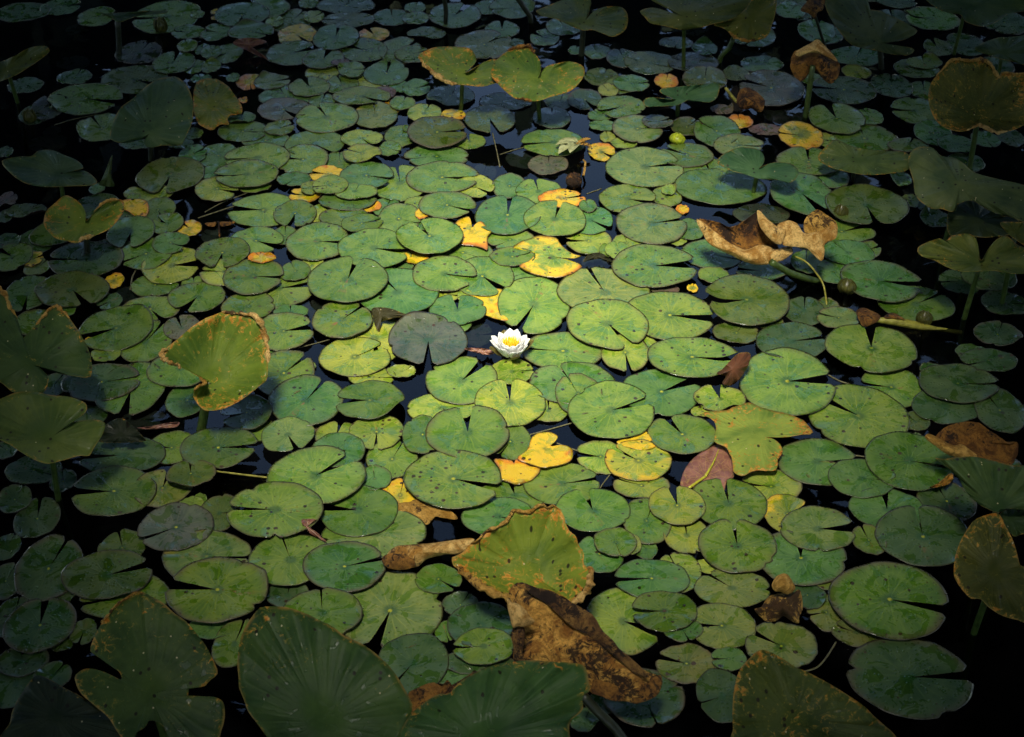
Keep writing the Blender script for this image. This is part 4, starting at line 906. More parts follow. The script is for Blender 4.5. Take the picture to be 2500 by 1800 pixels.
dead('dead_leaf', 'big crumpled brown and gold dead leaf in the foreground', 'big crumpled brown leaf', '23', 0.15, [
    ('blade', [(868, 380), (900, 310), (980, 258), (1080, 290), (1160, 320), (1280, 350), (1330, 390), (1450, 450), (1560, 520), (1640, 590), (1700, 690), (1750, 740), (1814, 800), (1854, 860), (1944, 930), (2034, 1010), (2124, 1110), (2226, 1098), (2214, 1220), (2154, 1280), (2014, 1332), (1914, 1312), (1814, 1310), (1700, 1270), (1600, 1230), (1400, 1110), (1200, 1050), (930, 965), (930, 870), (905, 740), (920, 660), (890, 560), (868, 470)], (1480, 800), 'burnt', 34, -8, 0.03, 0.022, 0.0),
    ('dark_margin', [(1010, 262), (1100, 300), (1280, 348), (1340, 390), (1450, 448), (1560, 508), (1640, 568), (1702, 680), (1752, 730), (1816, 790), (1858, 850), (1946, 920), (2036, 1000), (2090, 1060), (2120, 1105), (2040, 1085), (1960, 1040), (1860, 950), (1760, 870), (1680, 800), (1560, 720), (1440, 660), (1330, 560), (1200, 440), (1080, 370)], (1560, 610), 'char', 38, -10, 0.006, 0.010, 0.034),
    ('rolled_foot', [(1640, 1120), (1760, 1130), (1880, 1120), (2000, 1100), (2120, 1090), (2228, 1096), (2216, 1220), (2156, 1282), (2014, 1334), (1914, 1314), (1814, 1312), (1700, 1272), (1610, 1230)], (1930, 1210), 'brown', 30, -8, 0.012, 0.008, 0.03),
    ('pale_fold', [(866, 400), (900, 430), (980, 460), (1040, 520), (1070, 560), (1108, 608), (1060, 640), (1010, 655), (960, 650), (918, 665), (888, 560), (866, 470)], (970, 560), 'straw', 40, 12, 0.014, 0.006, 0.045),
    ('dark_side', [(918, 660), (970, 652), (1015, 670), (1020, 780), (1000, 880), (1010, 960), (930, 966), (928, 870), (903, 740)], (965, 810), 'char', 36, 12, 0.008, 0.006, 0.04)])
o = dead('dead_leaf', 'curled golden dead leaf like an open pod held above the water, right side', 'curled golden dead leaf', '31', 0.13, [
    ('hollow', [(740, 312), (830, 316), (930, 338), (1030, 380), (1150, 320), (1268, 243), (1300, 300), (1330, 400), (1400, 500), (1460, 560), (1370, 600), (1180, 620), (1000, 540), (840, 430)], (1100, 460), 'brown', 45, 0, -0.02, 0.006, 0.0),
    ('lower_roll', [(726, 308), (800, 345), (860, 405), (960, 480), (1080, 550), (1170, 580), (1280, 538), (1360, 546), (1420, 576), (1500, 582), (1560, 543), (1582, 575), (1557, 630), (1450, 686), (1290, 714), (1150, 682), (1000, 612), (850, 532), (783, 440)], (1150, 630), 'straw', 40, 0, 0.024, 0.006, 0.035),
    ('upper_fold', [(1262, 238), (1290, 236), (1360, 310), (1440, 372), (1520, 410), (1502, 470), (1472, 532), (1400, 505), (1320, 420), (1278, 340)], (1390, 410), 'straw', 40, 0, 0.018, 0.005, 0.045),
    ('twisted_tail', [(1440, 372), (1530, 322), (1620, 350), (1680, 430), (1814, 418), (1900, 405), (1962, 340), (1977, 400), (1957, 480), (1870, 525), (1860, 600), (1836, 682), (1760, 622), (1700, 567), (1560, 552), (1490, 532), (1500, 450)], (1700, 480), 'straw', 40, -8, 0.014, 0.012, 0.03),
    ('back_flap', [(1683, 425), (1690, 310), (1790, 222), (1870, 265), (1960, 330), (1977, 400), (1930, 430), (1814, 422), (1740, 432)], (1830, 350), 'gold', 50, 0, 0.0, 0.010, 0.01)])
a, b = on_z(*T('31', 1390, 690), 0.10), on_z(*T('31', 1880, 880), -0.02)
V, F, U = tube(spline([a, a.lerp(b, .35) + Vector((0, 0, -.012)), a.lerp(b, .7) + Vector((0, 0, -.008)), b], 14, False), 0.0105, 10)
mesh_obj('stalk', V, F, M['stem'], o, U, origin=a.copy())
dead('dead_leaf', 'withered brown leaf hanging like a hood on a straight green stalk, upper right', 'withered hooded leaf', '30', 0.2, [
    ('blade', [(1814, 350), (1830, 395), (1900, 440), (1960, 520), (1995, 580), (1990, 660), (1930, 735), (1870, 720), (1800, 640), (1740, 630), (1690, 700), (1640, 720), (1580, 650), (1560, 560), (1590, 460), (1650, 430), (1740, 380)], (1760, 560), 'brown', 50, 0, 0.02, 0.016, 0.0),
    ('curled_edge', [(1600, 470), (1650, 432), (1740, 380), (1800, 350), (1860, 400), (1960, 510), (1975, 545), (1900, 510), (1800, 470), (1700, 470), (1640, 500)], (1780, 440), 'straw', 40, 0, 0.012, 0.008, 0.03)], foot=(1680, 1060), stem='stem', srad=0.011)
dead('dead_leaf', 'small crumpled brown leaf lump beside a yellow floating leaf, upper right', 'small crumpled brown lump', '30', 0.04, [
    ('blade', [(1090, 860), (1120, 790), (1200, 780), (1290, 840), (1335, 900), (1310, 985), (1260, 990), (1210, 960), (1150, 970), (1088, 920)], (1200, 880), 'brown', 40, 0, 0.03, 0.012, 0.0)])
dead('dead_leaf', 'withered brown leaf scrap hanging at the top right edge', 'hanging brown scrap', '30', 0.22, [
    ('blade', [(1700, 20), (1760, -30), (1860, -30), (1850, 80), (1800, 110), (1780, 165), (1720, 120), (1650, 90)], (1760, 50), 'brown', 40, 0, 0.01, 0.012, 0.0)], foot=(2100, 430), stem='dstem', srad=0.006)
dead('dead_leaf', 'dark scorched leaf curled like a bowl at the right edge', 'scorched bowl-shaped leaf', '42', 0.13, [
    ('hollow', [(1030, 610), (1120, 520), (1250, 480), (1390, 472), (1500, 540), (1620, 620), (1690, 670), (1757, 648), (1752, 760), (1702, 852), (1600, 830), (1400, 790), (1200, 770), (1080, 690)], (1400, 650), 'brown', 35, 0, -0.025, 0.010, 0.0),
    ('rolled_rim', [(950, 578), (1010, 590), (1100, 640), (1190, 680), (1260, 670), (1340, 720), (1400, 775), (1340, 800), (1240, 790), (1140, 760), (1050, 700), (950, 622)], (1180, 715), 'gold', 35, 0, 0.016, 0.006, 0.03)])
dead('dead_leaf', 'crouching lump of dead golden-brown leaf in the lower right water', 'golden-brown lump', '33', 0.06, [
    ('blade', [(1300, 480), (1340, 420), (1400, 370), (1480, 360), (1580, 350), (1640, 330), (1667, 460), (1640, 560), (1632, 622), (1560, 600), (1500, 560), (1440, 600), (1340, 602), (1240, 502)], (1480, 460), 'gold', 30, 0, 0.03, 0.018, 0.0),
    ('top_curl', [(1393, 280), (1450, 200), (1532, 193), (1602, 310), (1540, 365), (1470, 345), (1420, 340)], (1500, 270), 'gold', 40, 0, 0.02, 0.008, 0.03)])
dead('dead_leaf', 'rolled straw-brown leaf lying left of the rusty-rimmed heart leaf', 'rolled straw-brown leaf', '22', 0.03, [
    ('roll', [(-235, 1690), (-130, 1580), (0, 1560), (200, 1545), (400, 1518), (560, 1505), (540, 1580), (420, 1640), (300, 1650), (150, 1690), (60, 1760), (-120, 1770), (-210, 1750)], (100, 1620), 'straw', 35, 0, 0.028, 0.014, 0.0),
    ('open_end', [(-245, 1680), (-180, 1640), (-60, 1650), (30, 1690), (40, 1750), (-60, 1785), (-200, 1765)], (-100, 1710), 'brown', 50, 0, 0.012, 0.006, 0.03)])
dead('dead_leaf', 'torn bright yellow leaf rotting to brown in front of the centre pads', 'torn bright yellow leaf', '12', 0.006, [
    ('rotten_half', [(1700, 1200), (1814, 1180), (1870, 1160), (2000, 1210), (2150, 1240), (2240, 1330), (2100, 1320), (2040, 1310), (1960, 1380), (1814, 1290), (1720, 1260)], (1940, 1250), 'gold', 4, 0, 0.004, 0.003, 0.0)])

# small folded and upturned pads
L('folded_pad', 'upturned blackish pad half with a maroon edge, top left of the pads', 'upturned blackish pad', '10',
  [(248, 382), (300, 345), (400, 336), (480, 345), (548, 372), (470, 400), (420, 430), (520, 490), (566, 540), (480, 500), (380, 450), (300, 415)], (390, 395), 0.035, 40, 0, mat='red', stem=None, cat='lily pad', dome=-0.01, cup=0.01)
L('folded_pad', 'dark folded pad flap standing at the centre pads, left of the flower', 'dark folded pad flap', '11',
  [(1478, 1105), (1540, 1090), (1640, 1100), (1750, 1140), (1830, 1168), (1700, 1180), (1600, 1205), (1545, 1240), (1548, 1312), (1510, 1250), (1490, 1180)], (1570, 1150), 0.035, 35, 0, (0.045, 0.045, 0.02), 0.1, stem=None, cat='lily pad', dome=0.012)
L('folded_pad', 'small black pad edge curled up right of the yellow-rimmed pad', 'small black curled pad', '21',
  [(1540, 690), (1565, 640), (1620, 610), (1700, 612), (1780, 660), (1790, 690), (1700, 660), (1600, 670)], (1650, 640), 0.025, 30, 0, (0.03, 0.03, 0.014), 0.05, stem=None, cat='lily pad', dome=0.008)
L('rolled_leaf', 'rolled reddish-brown young leaf like an open cone, right of centre', 'rolled reddish cone leaf', '31',
  [(905, 1678), (960, 1633), (1020, 1570), (1080, 1510), (1130, 1490), (1190, 1493), (1207, 1530), (1170, 1640), (1092, 1745), (1020, 1785), (955, 1760), (985, 1700)], (1060, 1640), 0.05, 45, 10, (0.115, 0.050, 0.028), 0.02, stem=None, cat='leaf', dome=0.022)
L('folded_pad', 'brown boat-shaped folded pad edge between two large pads, lower left centre', 'brown boat-shaped fold', '12',
  [(853, 1345), (920, 1332), (1002, 1336), (930, 1350), (900, 1380), (980, 1440), (1050, 1500), (1074, 1534), (980, 1490), (900, 1430)], (900, 1400), 0.03, 30, 0, mat='red', stem=None, cat='lily pad', dome=0.008)
L('folded_pad', 'thin maroon pad edge curled out of the water, left side', 'thin maroon curled edge', '02',
  [(1215, 525), (1340, 510), (1460, 485), (1588, 473), (1560, 515), (1460, 528), (1340, 538)], (1420, 510), 0.015, 30, 0, mat='red', stem=None, cat='lily pad')
L('folded_pad', 'pinkish curled pad edge at the left foot of the white flower', 'pinkish curled edge', '21',
  [(485, 1455), (600, 1450), (700, 1462), (752, 1495), (690, 1510), (590, 1492)], (620, 1475), 0.02, 25, 0, mat='red', stem=None, cat='lily pad')
L('folded_pad', 'yellow-orange curled rim under the shaded pad, lower right', 'orange curled rim', '42',
  [(975, 1055), (1060, 1010), (1130, 950), (1172, 928), (1188, 970), (1150, 1020), (1060, 1050)], (1120, 1005), 0.03, 25, 0, (0.30, 0.14, 0.02), 0.6, stem=None, cat='lily pad')
# yellow stalk lying on the water with a brown scrap, right
a, b = on_z(*T('41', 490, 1200), 0.022), on_z(*T('41', 1260, 1315), -0.012)
root = empty('fallen_stalk', (a.x, a.y, 0), 'yellow-green stalk lying on the water with a rotting brown end, right side', 'stalk')
V, F, U = tube(spline([a, a.lerp(b, .3) + Vector((0, 0, .004)), a.lerp(b, .6), b], 14, False), [0.007 + 0.006 * math.sin(math.pi * min(1, k / 9)) for k in range(14)], 9)
mesh_obj('stalk', V, F, M['ystem'], root, U, origin=a.copy())
n_ = plane_normal(20, 0)
for q, c in (([(330, 1130), (380, 1095), (470, 1120), (545, 1170), (520, 1210), (470, 1240), (400, 1262), (360, 1220)], (430, 1180)), ([(560, 1190), (600, 1150), (660, 1140), (720, 1170), (750, 1200), (650, 1195)], (650, 1175))):
    patch('rotten_end', [T('41', *z) for z in q], T('41', *c), on_z(*T('41', *c), 0.03), n_, M['brown'], root, rings=7, seg=50, dome=0.012, crumple=0.008, jag=0.04)
RAISED.append((root, [], 'fallen yellow stalk', T('41', 700, 1210), 0.02))

# ------------------------------------------------------------------ the white water lily
def petal_mesh(name, ln, wd, cupx, curve, mat, tipw=0.35):
    V, F, U = [], [], []
    nu, nv = 9, 7
    for i in range(nu):
        t = i / (nu - 1)
        w = wd * (0.35 + 0.65 * math.sin(math.pi * min(0.5, t * 0.8))) * max(0.0, 1 - t ** 5) ** 0.6 if t < 1 else wd * 0.05
        for j in range(nv):
            s = j / (nv - 1) * 2 - 1
            V.append((s * w / 2, t * ln, curve * t * t + cupx * s * s * w / wd)); U.append((j / (nv - 1), t))
    for i in range(nu - 1):
        for j in range(nv - 1):
            a = i * nv + j
            F.append((a, a + 1, a + nv + 1, a + nv))
    off = len(V)
    V += [(x, y, z - 0.0008) for x, y, z in V]; U += U[:off]
    F += [tuple(off + q for q in reversed(f)) for f in F]
    rim = [j for j in range(nv)] + [i * nv + nv - 1 for i in range(1, nu)] + [(nu - 1) * nv + j for j in range(nv - 2, -1, -1)] + [i * nv for i in range(nu - 2, 0, -1)]
    for a, b in zip(rim, rim[1:] + rim[:1]):
        F.append((b, a, off + a, off + b))
    me = bpy.data.meshes.new(name)
    me.from_pydata(V, [], F)
    l = me.uv_layers.new(name='UVMap')
    for lp in me.loops: l.data[lp.index].uv = U[lp.vertex_index]
    me.polygons.foreach_set('use_smooth', [True] * len(me.polygons))
    me.materials.append(mat)
    return me
def ring(root, me, name, count, radius, z, el, phase, rnd, jitter=4):
    for k in range(count):
        az = phase + 2 * math.pi * k / count + R(rnd.uniform(-jitter, jitter))
        e = R(el + rnd.uniform(-jitter, jitter))
        o = bpy.data.objects.new(name, me)
        mt = Matrix.Rotation(az, 4, 'Z') @ Matrix.Translation((0, radius, z)) @ Matrix.Rotation(e, 4, 'X') @ Matrix.Rotation(R(rnd.uniform(-8, 8)), 4, 'Y')
        o.matrix_basis = mt
        s = rnd.uniform(0.94, 1.06)
        o.scale = (s, s, s)
        COL.objects.link(o); o.parent = root
rf = random.Random(5)
fp = on_z(1247, 863, 0.012)
fl = empty('water_lily_flower', fp, 'open white water lily flower with yellow stamens at the centre', 'flower')
m1 = petal_mesh('petal_outer', 0.058, 0.028, 0.006, 0.013, M['petal'])
m2 = petal_mesh('petal_middle', 0.055, 0.025, 0.006, 0.010, M['petal'])
m3 = petal_mesh('petal_inner', 0.048, 0.021, 0.005, 0.006, M['petal'])
ms = petal_mesh('sepal_blade', 0.060, 0.032, 0.006, 0.012, M['sepal'])
ring(fl, ms, 'sepal', 4, 0.025, -0.005, 30, 0.3, rf)
ring(fl, m1, 'petal', 12, 0.024, 0.000, 42, 0.1, rf)
ring(fl, m2, 'petal', 12, 0.021, 0.003, 54, 0.36, rf)
ring(fl, m3, 'petal', 10, 0.018, 0.005, 65, 0.2, rf)
def stamen_mesh():
    V, F, U = tube([Vector((0, 0, 0)), Vector((0, 0.001, 0.012)), Vector((0, 0.000, 0.024)), Vector((0, -0.003, 0.033))], [0.0018, 0.0026, 0.0024, 0.0010], 6)
    me = bpy.data.meshes.new('stamen'); me.from_pydata([tuple(v) for v in V], [], F)
    me.polygons.foreach_set('use_smooth', [True] * len(me.polygons)); me.materials.append(M['stamen'])
    return me
sm = stamen_mesh()
for k in range(46):
    rr = 0.016 * math.sqrt((k + 0.5) / 46); az = k * 2.39996
    o = bpy.data.objects.new('stamen', sm)
    o.matrix_basis = Matrix.Translation((rr * math.cos(az), rr * math.sin(az), 0.014 + 0.006 * (1 - k / 46))) @ Matrix.Rotation(az - math.pi / 2, 4, 'Z') @ Matrix.Rotation(R(-22 * k / 46), 4, 'X')
    COL.objects.link(o); o.parent = fl
V, F, U = tube([Vector((0, 0, 0.01)), Vector((0.01, 0.02, -0.1)), Vector((0.03, 0.05, -0.4))], 0.004, 8)
o = mesh_obj('stalk', V, F, M['dstem'], None, U); o.parent = fl
fl.scale = (0.94, 0.94, 0.94)
MARKS = [('white water lily', (1247, 840))]

# ------------------------------------------------------------------ buds
def bud(px, rpx, label, noun, mat, squat=1.35, stalk=True, lift=0.0, tip=None):
    p = on_z(px[0], px[1] + rpx * 0.9, 0.0)
    dist = (p - CAM).length
    r = rpx / FPX * dist
    root = empty('flower_bud', p, label, 'flower bud')
    V, F, U = [], [], []
    nu, nv = 12, 20
    for i in range(nu + 1):
        t = i / nu
        rad = r * math.sin(math.pi * t ** 0.92) ** 0.75 if 0 < t < 1 else 0
        for j in range(nv):
            a = 2 * math.pi * j / nv
            k = 1 + 0.05 * abs(math.sin(2 * a)) 
            V.append((rad * k * math.cos(a), rad * k * math.sin(a), lift + t * 2 * r * squat)); U.append((j / nv, t))
    for i in range(nu):
        for j in range(nv):
            F.append((i * nv + j, i * nv + (j + 1) % nv, (i + 1) * nv + (j + 1) % nv, (i + 1) * nv + j))
    o = mesh_obj('bud_body', V, F, M[mat], None, U); o.parent = root
    me = petal_mesh('bud_sepal', 2 * r * squat * 0.86, r * 1.5, r * 0.42, -r * 0.75, M[tip or mat])
    for k in range(4):
        q = bpy.data.objects.new('sepal', me)
        q.matrix_basis = Matrix.Rotation(k * math.pi / 2 + 0.4, 4, 'Z') @ Matrix.Translation((0, r * 0.62, lift + r * 0.12)) @ Matrix.Rotation(R(74), 4, 'X') @ Matrix.Rotation(math.pi, 4, 'Y')
        COL.objects.link(q); q.parent = root
    if stalk:
        V, F, U = tube([Vector((0, 0, lift + 0.01)), Vector((0.005, 0.0, -0.1)), Vector((0.02, 0.03, -0.35))], r * 0.28, 8)
        q = mesh_obj('stalk', V, F, M['dstem'], None, U); q.parent = root
    MARKS.append((noun, px))
    return root
bud(T('00', 270, 1040), 13, 'small yellow-green bud in the deep shade at the left edge', 'shaded left bud', 'bud')
bud(T('00', 1430, 245), 13, 'dull orange-brown bud above black water, upper left', 'orange-brown bud', 'bud', 1.5)
bud(T('30', 555, 1220), 16, 'round bright lime-green bud floating in the upper right gap', 'bright lime bud', 'budb', 0.85)
bud(T('41', 185, 265), 13, 'tall brownish bud in front of the large olive pad, right', 'tall brownish bud', 'bud', 1.5)
bud(T('41', 238, 905), 18, 'plump olive bud on the water beside a thin yellow stalk, right', 'plump olive bud', 'bud', 1.1)
bud(T('41', 920, 1195), 15, 'olive bud at the end of the fallen yellow stalk, right', 'olive bud by stalk', 'bud', 1.3)

# withered flower with a bent stalk and brown seed head, right of centre
p = on_z(*T('20', 1480, 1360), 0.0)
wf = empty('withered_flower', p, 'wilted pale flower with drooping petals and a bent brown stalk, upper centre', 'flower')
mw = petal_mesh('wilted_petal', 0.072, 0.044, 0.014, -0.026, mat_simple('wilted_petal', (0.34, 0.36, 0.17), 0.5, 0.35, 50))
mb = petal_mesh('brown_petal', 0.052, 0.022, 0.006, -0.012, M['gold'])
rw = random.Random(9)
for k in range(8):
    o = bpy.data.objects.new('petal', mw if k < 5 else mb)
    o.matrix_basis = Matrix.Translation((0, 0, 0.035)) @ Matrix.Rotation(R([80, 120, 40, 160, 0, 250, 290, 330][k]), 4, 'Z') @ Matrix.Rotation(R(rw.uniform(-5, 30)), 4, 'X')
    COL.objects.link(o); o.parent = wf
q1, q2 = on_z(*T('20', 1540, 1420), 0.03), on_z(*T('20', 1540, 1555), 0.025)
V, F, U = tube(spline([q1, q1.lerp(q2, .4) + Vector((0.006, 0, 0.01)), q2], 10, False), 0.004, 8)
mesh_obj('stalk', V, F, M['gold'], wf, U, origin=q1.copy())
c0 = on_z(*T('20', 1455, 1600), 0.02)
V, F, U = [], [], []
for i in range(13):
    for j in range(18):
        t, a = math.pi * i / 12, 2 * math.pi * j / 18
        d = Vector((math.sin(t) * math.cos(a), math.sin(t) * math.sin(a), math.cos(t)))
        V.append(c0 + d * 0.027 * (1 + 0.25 * noise.noise(d * 3.1)) * (1.0 if abs(d.z) < 2 else 1)); U.append((j / 18, i / 12))
for i in range(12):
    for j in range(18):
        F.append((i * 18 + j, (i + 1) * 18 + j, (i + 1) * 18 + (j + 1) % 18, i * 18 + (j + 1) % 18))
mesh_obj('seed_head', V, F, M['brown'], wf, U, origin=c0.copy())
MARKS.append(('wilted pale flower', T('20', 1480, 1320)))

# stalks standing in the water whose leaves are out of the frame, and thin pale stalks trailing at the surface
def stalk_thing(label, pts, r, mat, noun=None):
    V, F, U = tube(spline(pts, 16, False), r, 8)
    o = mesh_obj('leaf_stalk', V, F, M[mat], None, U, origin=pts[0].copy())
    tag(o, label, 'stalk')
    return o
def up(tl, foot, top):
    f = on_z(*T(tl, *foot)); c = T(tl, *top); d = ray(*c)
    s = (f.x * d.x + f.y * d.y) / (d.x ** 2 + d.y ** 2)
    t = CAM + d * s
    f2 = f.copy(); f2.z = -0.25
    return [f2, f, f.lerp(t, 0.5) + Vector((0.006, 0, 0)), t]
stalk_thing('straight black stalk rising through the ringed pad at the top centre', up('20', (318, 240), (298, -60)), 0.009, 'dstem')
stalk_thing('leaning black stalk running off the top edge, right of centre', up('20', (1075, 200), (940, -40)), 0.011, 'dstem')
stalk_thing('slanting green stalk under the hanging rusty-edged leaf, top right', up('30', (930, 550), (1060, 330)), 0.010, 'stem')
stalk_thing('short yellow-green stalk leaning on the small brown lump, upper right', [on_z(*T('30', 985, 780), 0.06), on_z(*T('30', 1030, 840), 0.045), on_z(*T('30', 1085, 905), 0.03)], 0.006, 'ystem')
stalk_thing('thick dark stalk slanting under the big crumpled brown leaf, bottom', [on_z(*T('23', 1530, 1260), 0.10), on_z(*T('23', 1680, 1420), 0.07), on_z(*T('23', 1830, 1570), 0.04), on_z(*T('23', 1960, 1760), 0.0)], 0.0105, 'dstem')
stalk_thing('thin arched yellow stalk in front of the curled golden dead leaf', [on_z(*T('31', 1600, 640), 0.08), on_z(*T('31', 1700, 690), 0.085), on_z(*T('31', 1790, 790), 0.06), on_z(*T('41', 40, 900), 0.03), on_z(*T('41', 68, 1080), 0.0)], 0.0028, 'ystem')
stalk_thing('thin yellow-green stalk crossing the black gap, lower left', [on_z(*T('12', 70, 905), 0.012), on_z(*T('12', 300, 935), 0.008), on_z(*T('12', 570, 968), 0.004)], 0.0026, 'ystem')
TR = [('upper pair of thin pale stalks trailing left of the centre pads', '11', [(0, 248), (150, 165), (370, 80)], 0.0016),
      ('lower pair of thin pale stalks trailing left of the centre pads', '11', [(-60, 300), (120, 240), (275, 190)], 0.0022),
      ('thin pale stalk sunk in the gap below the straw-edged heart leaf', '20', [(735, 1180), (770, 1330), (800, 1480)], 0.0022),
      ('faint stalk trailing right in the gap left of the wilted flower', '20', [(800, 1370), (920, 1330), (1040, 1300)], 0.0014),
      ('thin stalk trailing from the bright yellow pads in front of the flower', '22', [(1050, 590), (1200, 550), (1445, 480)], 0.0018),
      ('short stalk bridging two yellow-green pads right of centre', '22', [(1290, 655), (1380, 690), (1520, 740)], 0.0016),
      ('short thin stalk in the gap beside the speckled right-hand pads', '22', [(1680, 1070), (1720, 1010), (1775, 940)], 0.0016),
      ('thin stalk trailing across the water at the left, above the grey pad', '00', [(480, 1110), (640, 1060), (860, 1015)], 0.0018),
      ('thin pale stalk bent in the water right of the dark pads, left', '01', [(1210, 750), (1170, 830), (1155, 935)], 0.0025),
      ('thin stalk crossing dark water at the lower right', '43', [(-180, 1060), (0, 1000), (150, 790)], 0.0022),
      ('thin stalk joining two large pads at the right', '42', [(60, 45), (180, 110), (310, 150)], 0.0022),
      ('thin stalk ending at the shaded pad, lower right', '42', [(170, 735), (290, 765), (430, 785)], 0.0020),
      ('faint stalk under the gap left of the yellow-green centre pad', '11', [(830, 1450), (980, 1410), (1110, 1375)], 0.0014),
      ('short pale stalk near the wilted flower by the right gap', '21', [(1570, 85), (1640, 60), (1700, 40)], 0.0016)]
for lab, tl, pts, r in TR:
    o = stalk_thing(lab, [on_z(*T(tl, *q), 0.0010) for q in pts], r, 'stalk')
V, F, U = tube([on_z(*T('11', 130, 470), 0.004), on_z(*T('11', 124, 350), 0.008), on_z(*T('11', 118, 330), 0.010)], 0.003, 7)
tw = empty('brown_twig', on_z(*T('11', 120, 340), 0), 'T-shaped brown dead twig on the water, left of centre', 'twig')
mesh_obj('stalk', V, F, M['brown'], tw, U)
for q in ([(0, 345), (60, 338), (100, 335), (85, 372), (30, 370)], [(132, 335), (200, 330), (272, 328), (230, 358), (150, 372)]):
    c = (sum(z[0] for z in q) / 5, sum(z[1] for z in q) / 5)
    patch('dry_blade', [T('11', *z) for z in q], T('11', *c), on_z(*T('11', *c), 0.008), UPV, M['brown'], tw, rings=4, seg=30, dome=0.004)

# ------------------------------------------------------------------ pads: which show largest
import array
GW, GH, GS = 250, 180, 10.0
grid = array.array('i', [-1] * (GW * GH))
def fill(poly, val):
    ys = [q[1] for q in poly]
    for gy in range(max(0, int(min(ys) / GS)), min(GH - 1, int(max(ys) / GS)) + 1):
        y = (gy + 0.5) * GS
        xs = []
        for (x1, y1), (x2, y2) in zip(poly, poly[1:] + poly[:1]):
            if (y1 <= y) != (y2 <= y):
                xs.append(x1 + (y - y1) / (y2 - y1) * (x2 - x1))
        xs.sort()
        for a, b in zip(xs[::2], xs[1::2]):
            for gx in range(max(0, int(a / GS + 0.5)), min(GW - 1, int(b / GS - 0.5)) + 1):
                grid[gy * GW + gx] = val
for p in sorted(pads, key=lambda p: p['z']):
    fill([(p['cx'] + p['rx'] * math.cos(k * math.pi / 12), p['cy'] - p['ry'] * math.sin(k * math.pi / 12)) for k in range(24)], p['i'])
for r_ in RAISED:
    if len(r_[1]) > 2: fill(r_[1], -2)
cnt = {}
for g_ in grid: cnt[g_] = cnt.get(g_, 0) + 1
for p in pads: p['vis'] = cnt.get(p['i'], 0)
ranked = sorted(pads, key=lambda p: -p['vis'])
single, rest = ranked[:300], ranked[300:]

MARKS += [(r_[2], r_[3]) for r_ in RAISED]
sets = {}
for p in single:
    best = min(MARKS, key=lambda m: (m[1][0] - p['cx']) ** 2 + (1.3 * (m[1][1] - p['cy'])) ** 2 + (0 if m[0] == 'white water lily' else 900))
    dx, dy = p['cx'] - best[1][0], p['cy'] - best[1][1]
    if abs(dx) > abs(dy) * 1.1: rel = 'right of' if dx > 0 else 'left of'
    else: rel = 'below' if dy > 0 else 'above'
    p['key'] = (best[0], rel, CNAME[p['c']])
    p['dist'] = math.hypot(dx, dy)
    sets.setdefault(p['key'], []).append(p)
ORD = ['nearest', 'second nearest', 'third nearest', 'fourth nearest', 'fifth nearest', 'sixth nearest', 'seventh nearest', 'eighth nearest', 'ninth nearest', 'tenth nearest', 'eleventh nearest', 'twelfth nearest', 'thirteenth nearest']
NW = ['right', 'upper right', 'top', 'upper left', 'left', 'lower left', 'bottom', 'lower right']
for key, ps in sets.items():
    ps.sort(key=lambda p: p['dist'])
    for k, p in enumerate(ps):
        noun, rel, col = key
        lab = f"{col} lily pad {rel} the {noun}" if len(ps) == 1 else f"{ORD[k]} {col} lily pad {rel} the {noun}"
        if p['n'] is not None and len(lab.split()) <= 11:
            lab += ', notch at ' + NW[int(((p['n'] % 360) + 22.5) // 45) % 8]
        p['label'] = lab
for p in sorted(single, key=lambda p: p['i']):
    V, F, UV = p['mesh']
    o = mesh_obj('lily_pad', V, F, M['pad'], None, UV)
    o.location = p['C']
    paint(o.data, [p['tint']] * len(V), [p['seed']] * len(V))
    tag(o, p['label'], 'lily pad', 'lily pads floating on the pond')
# the rest, and the pads that carry on outside the picture, as one mass
rr = random.Random(21)
extra = []
for k in range(900):
    x, y = rr.uniform(-4.2, 4.2), rr.uniform(0.9, 9.5)
    px, py = project(Vector((x, y, 0)))
    a = rr.uniform(0.06, 0.12)
    m_ = a * FPX / (Vector((x, y, 0)) - CAM).length * 1.15
    if -m_ < px < 2500 + m_ and -m_ < py < 1800 + m_: continue
    if any((x - q['C'].x) ** 2 + (y - q['C'].y) ** 2 < (0.8 * (a + q['a'])) ** 2 for q in extra): continue
    c = rr.choice('gglldto')
    q = dict(C=Vector((x, y, rr.uniform(0.003, 0.009))), a=a, b=a * rr.uniform(0.9, 1.1), c=c, n=rr.uniform(0, 360), i=1000 + k, rnd=random.Random(k + 5000), seed=rr.random())
    q['tint'] = (*[v * rr.uniform(0.9, 1.1) for v in CO[c]], 1.0)
    q['mesh'] = pad_mesh(q, 4, 36)
    extra.append(q)
V, F, UV, TI, SE = [], [], [], [], []
for p in rest + extra:
    v, f, u = p['mesh']
    off = len(V)
    V += [tuple(Vector(x) + p['C']) for x in v]; F += [tuple(off + q for q in ff) for ff in f]; UV += u
    TI += [p['tint']] * len(v); SE += [p['seed']] * len(v)
o = mesh_obj('lily_pads', V, F, M['pad'], None, UV)
paint(o.data, TI, SE)
o['kind'] = 'stuff'; o['label'] = 'small and mostly covered lily pads filling the gaps'

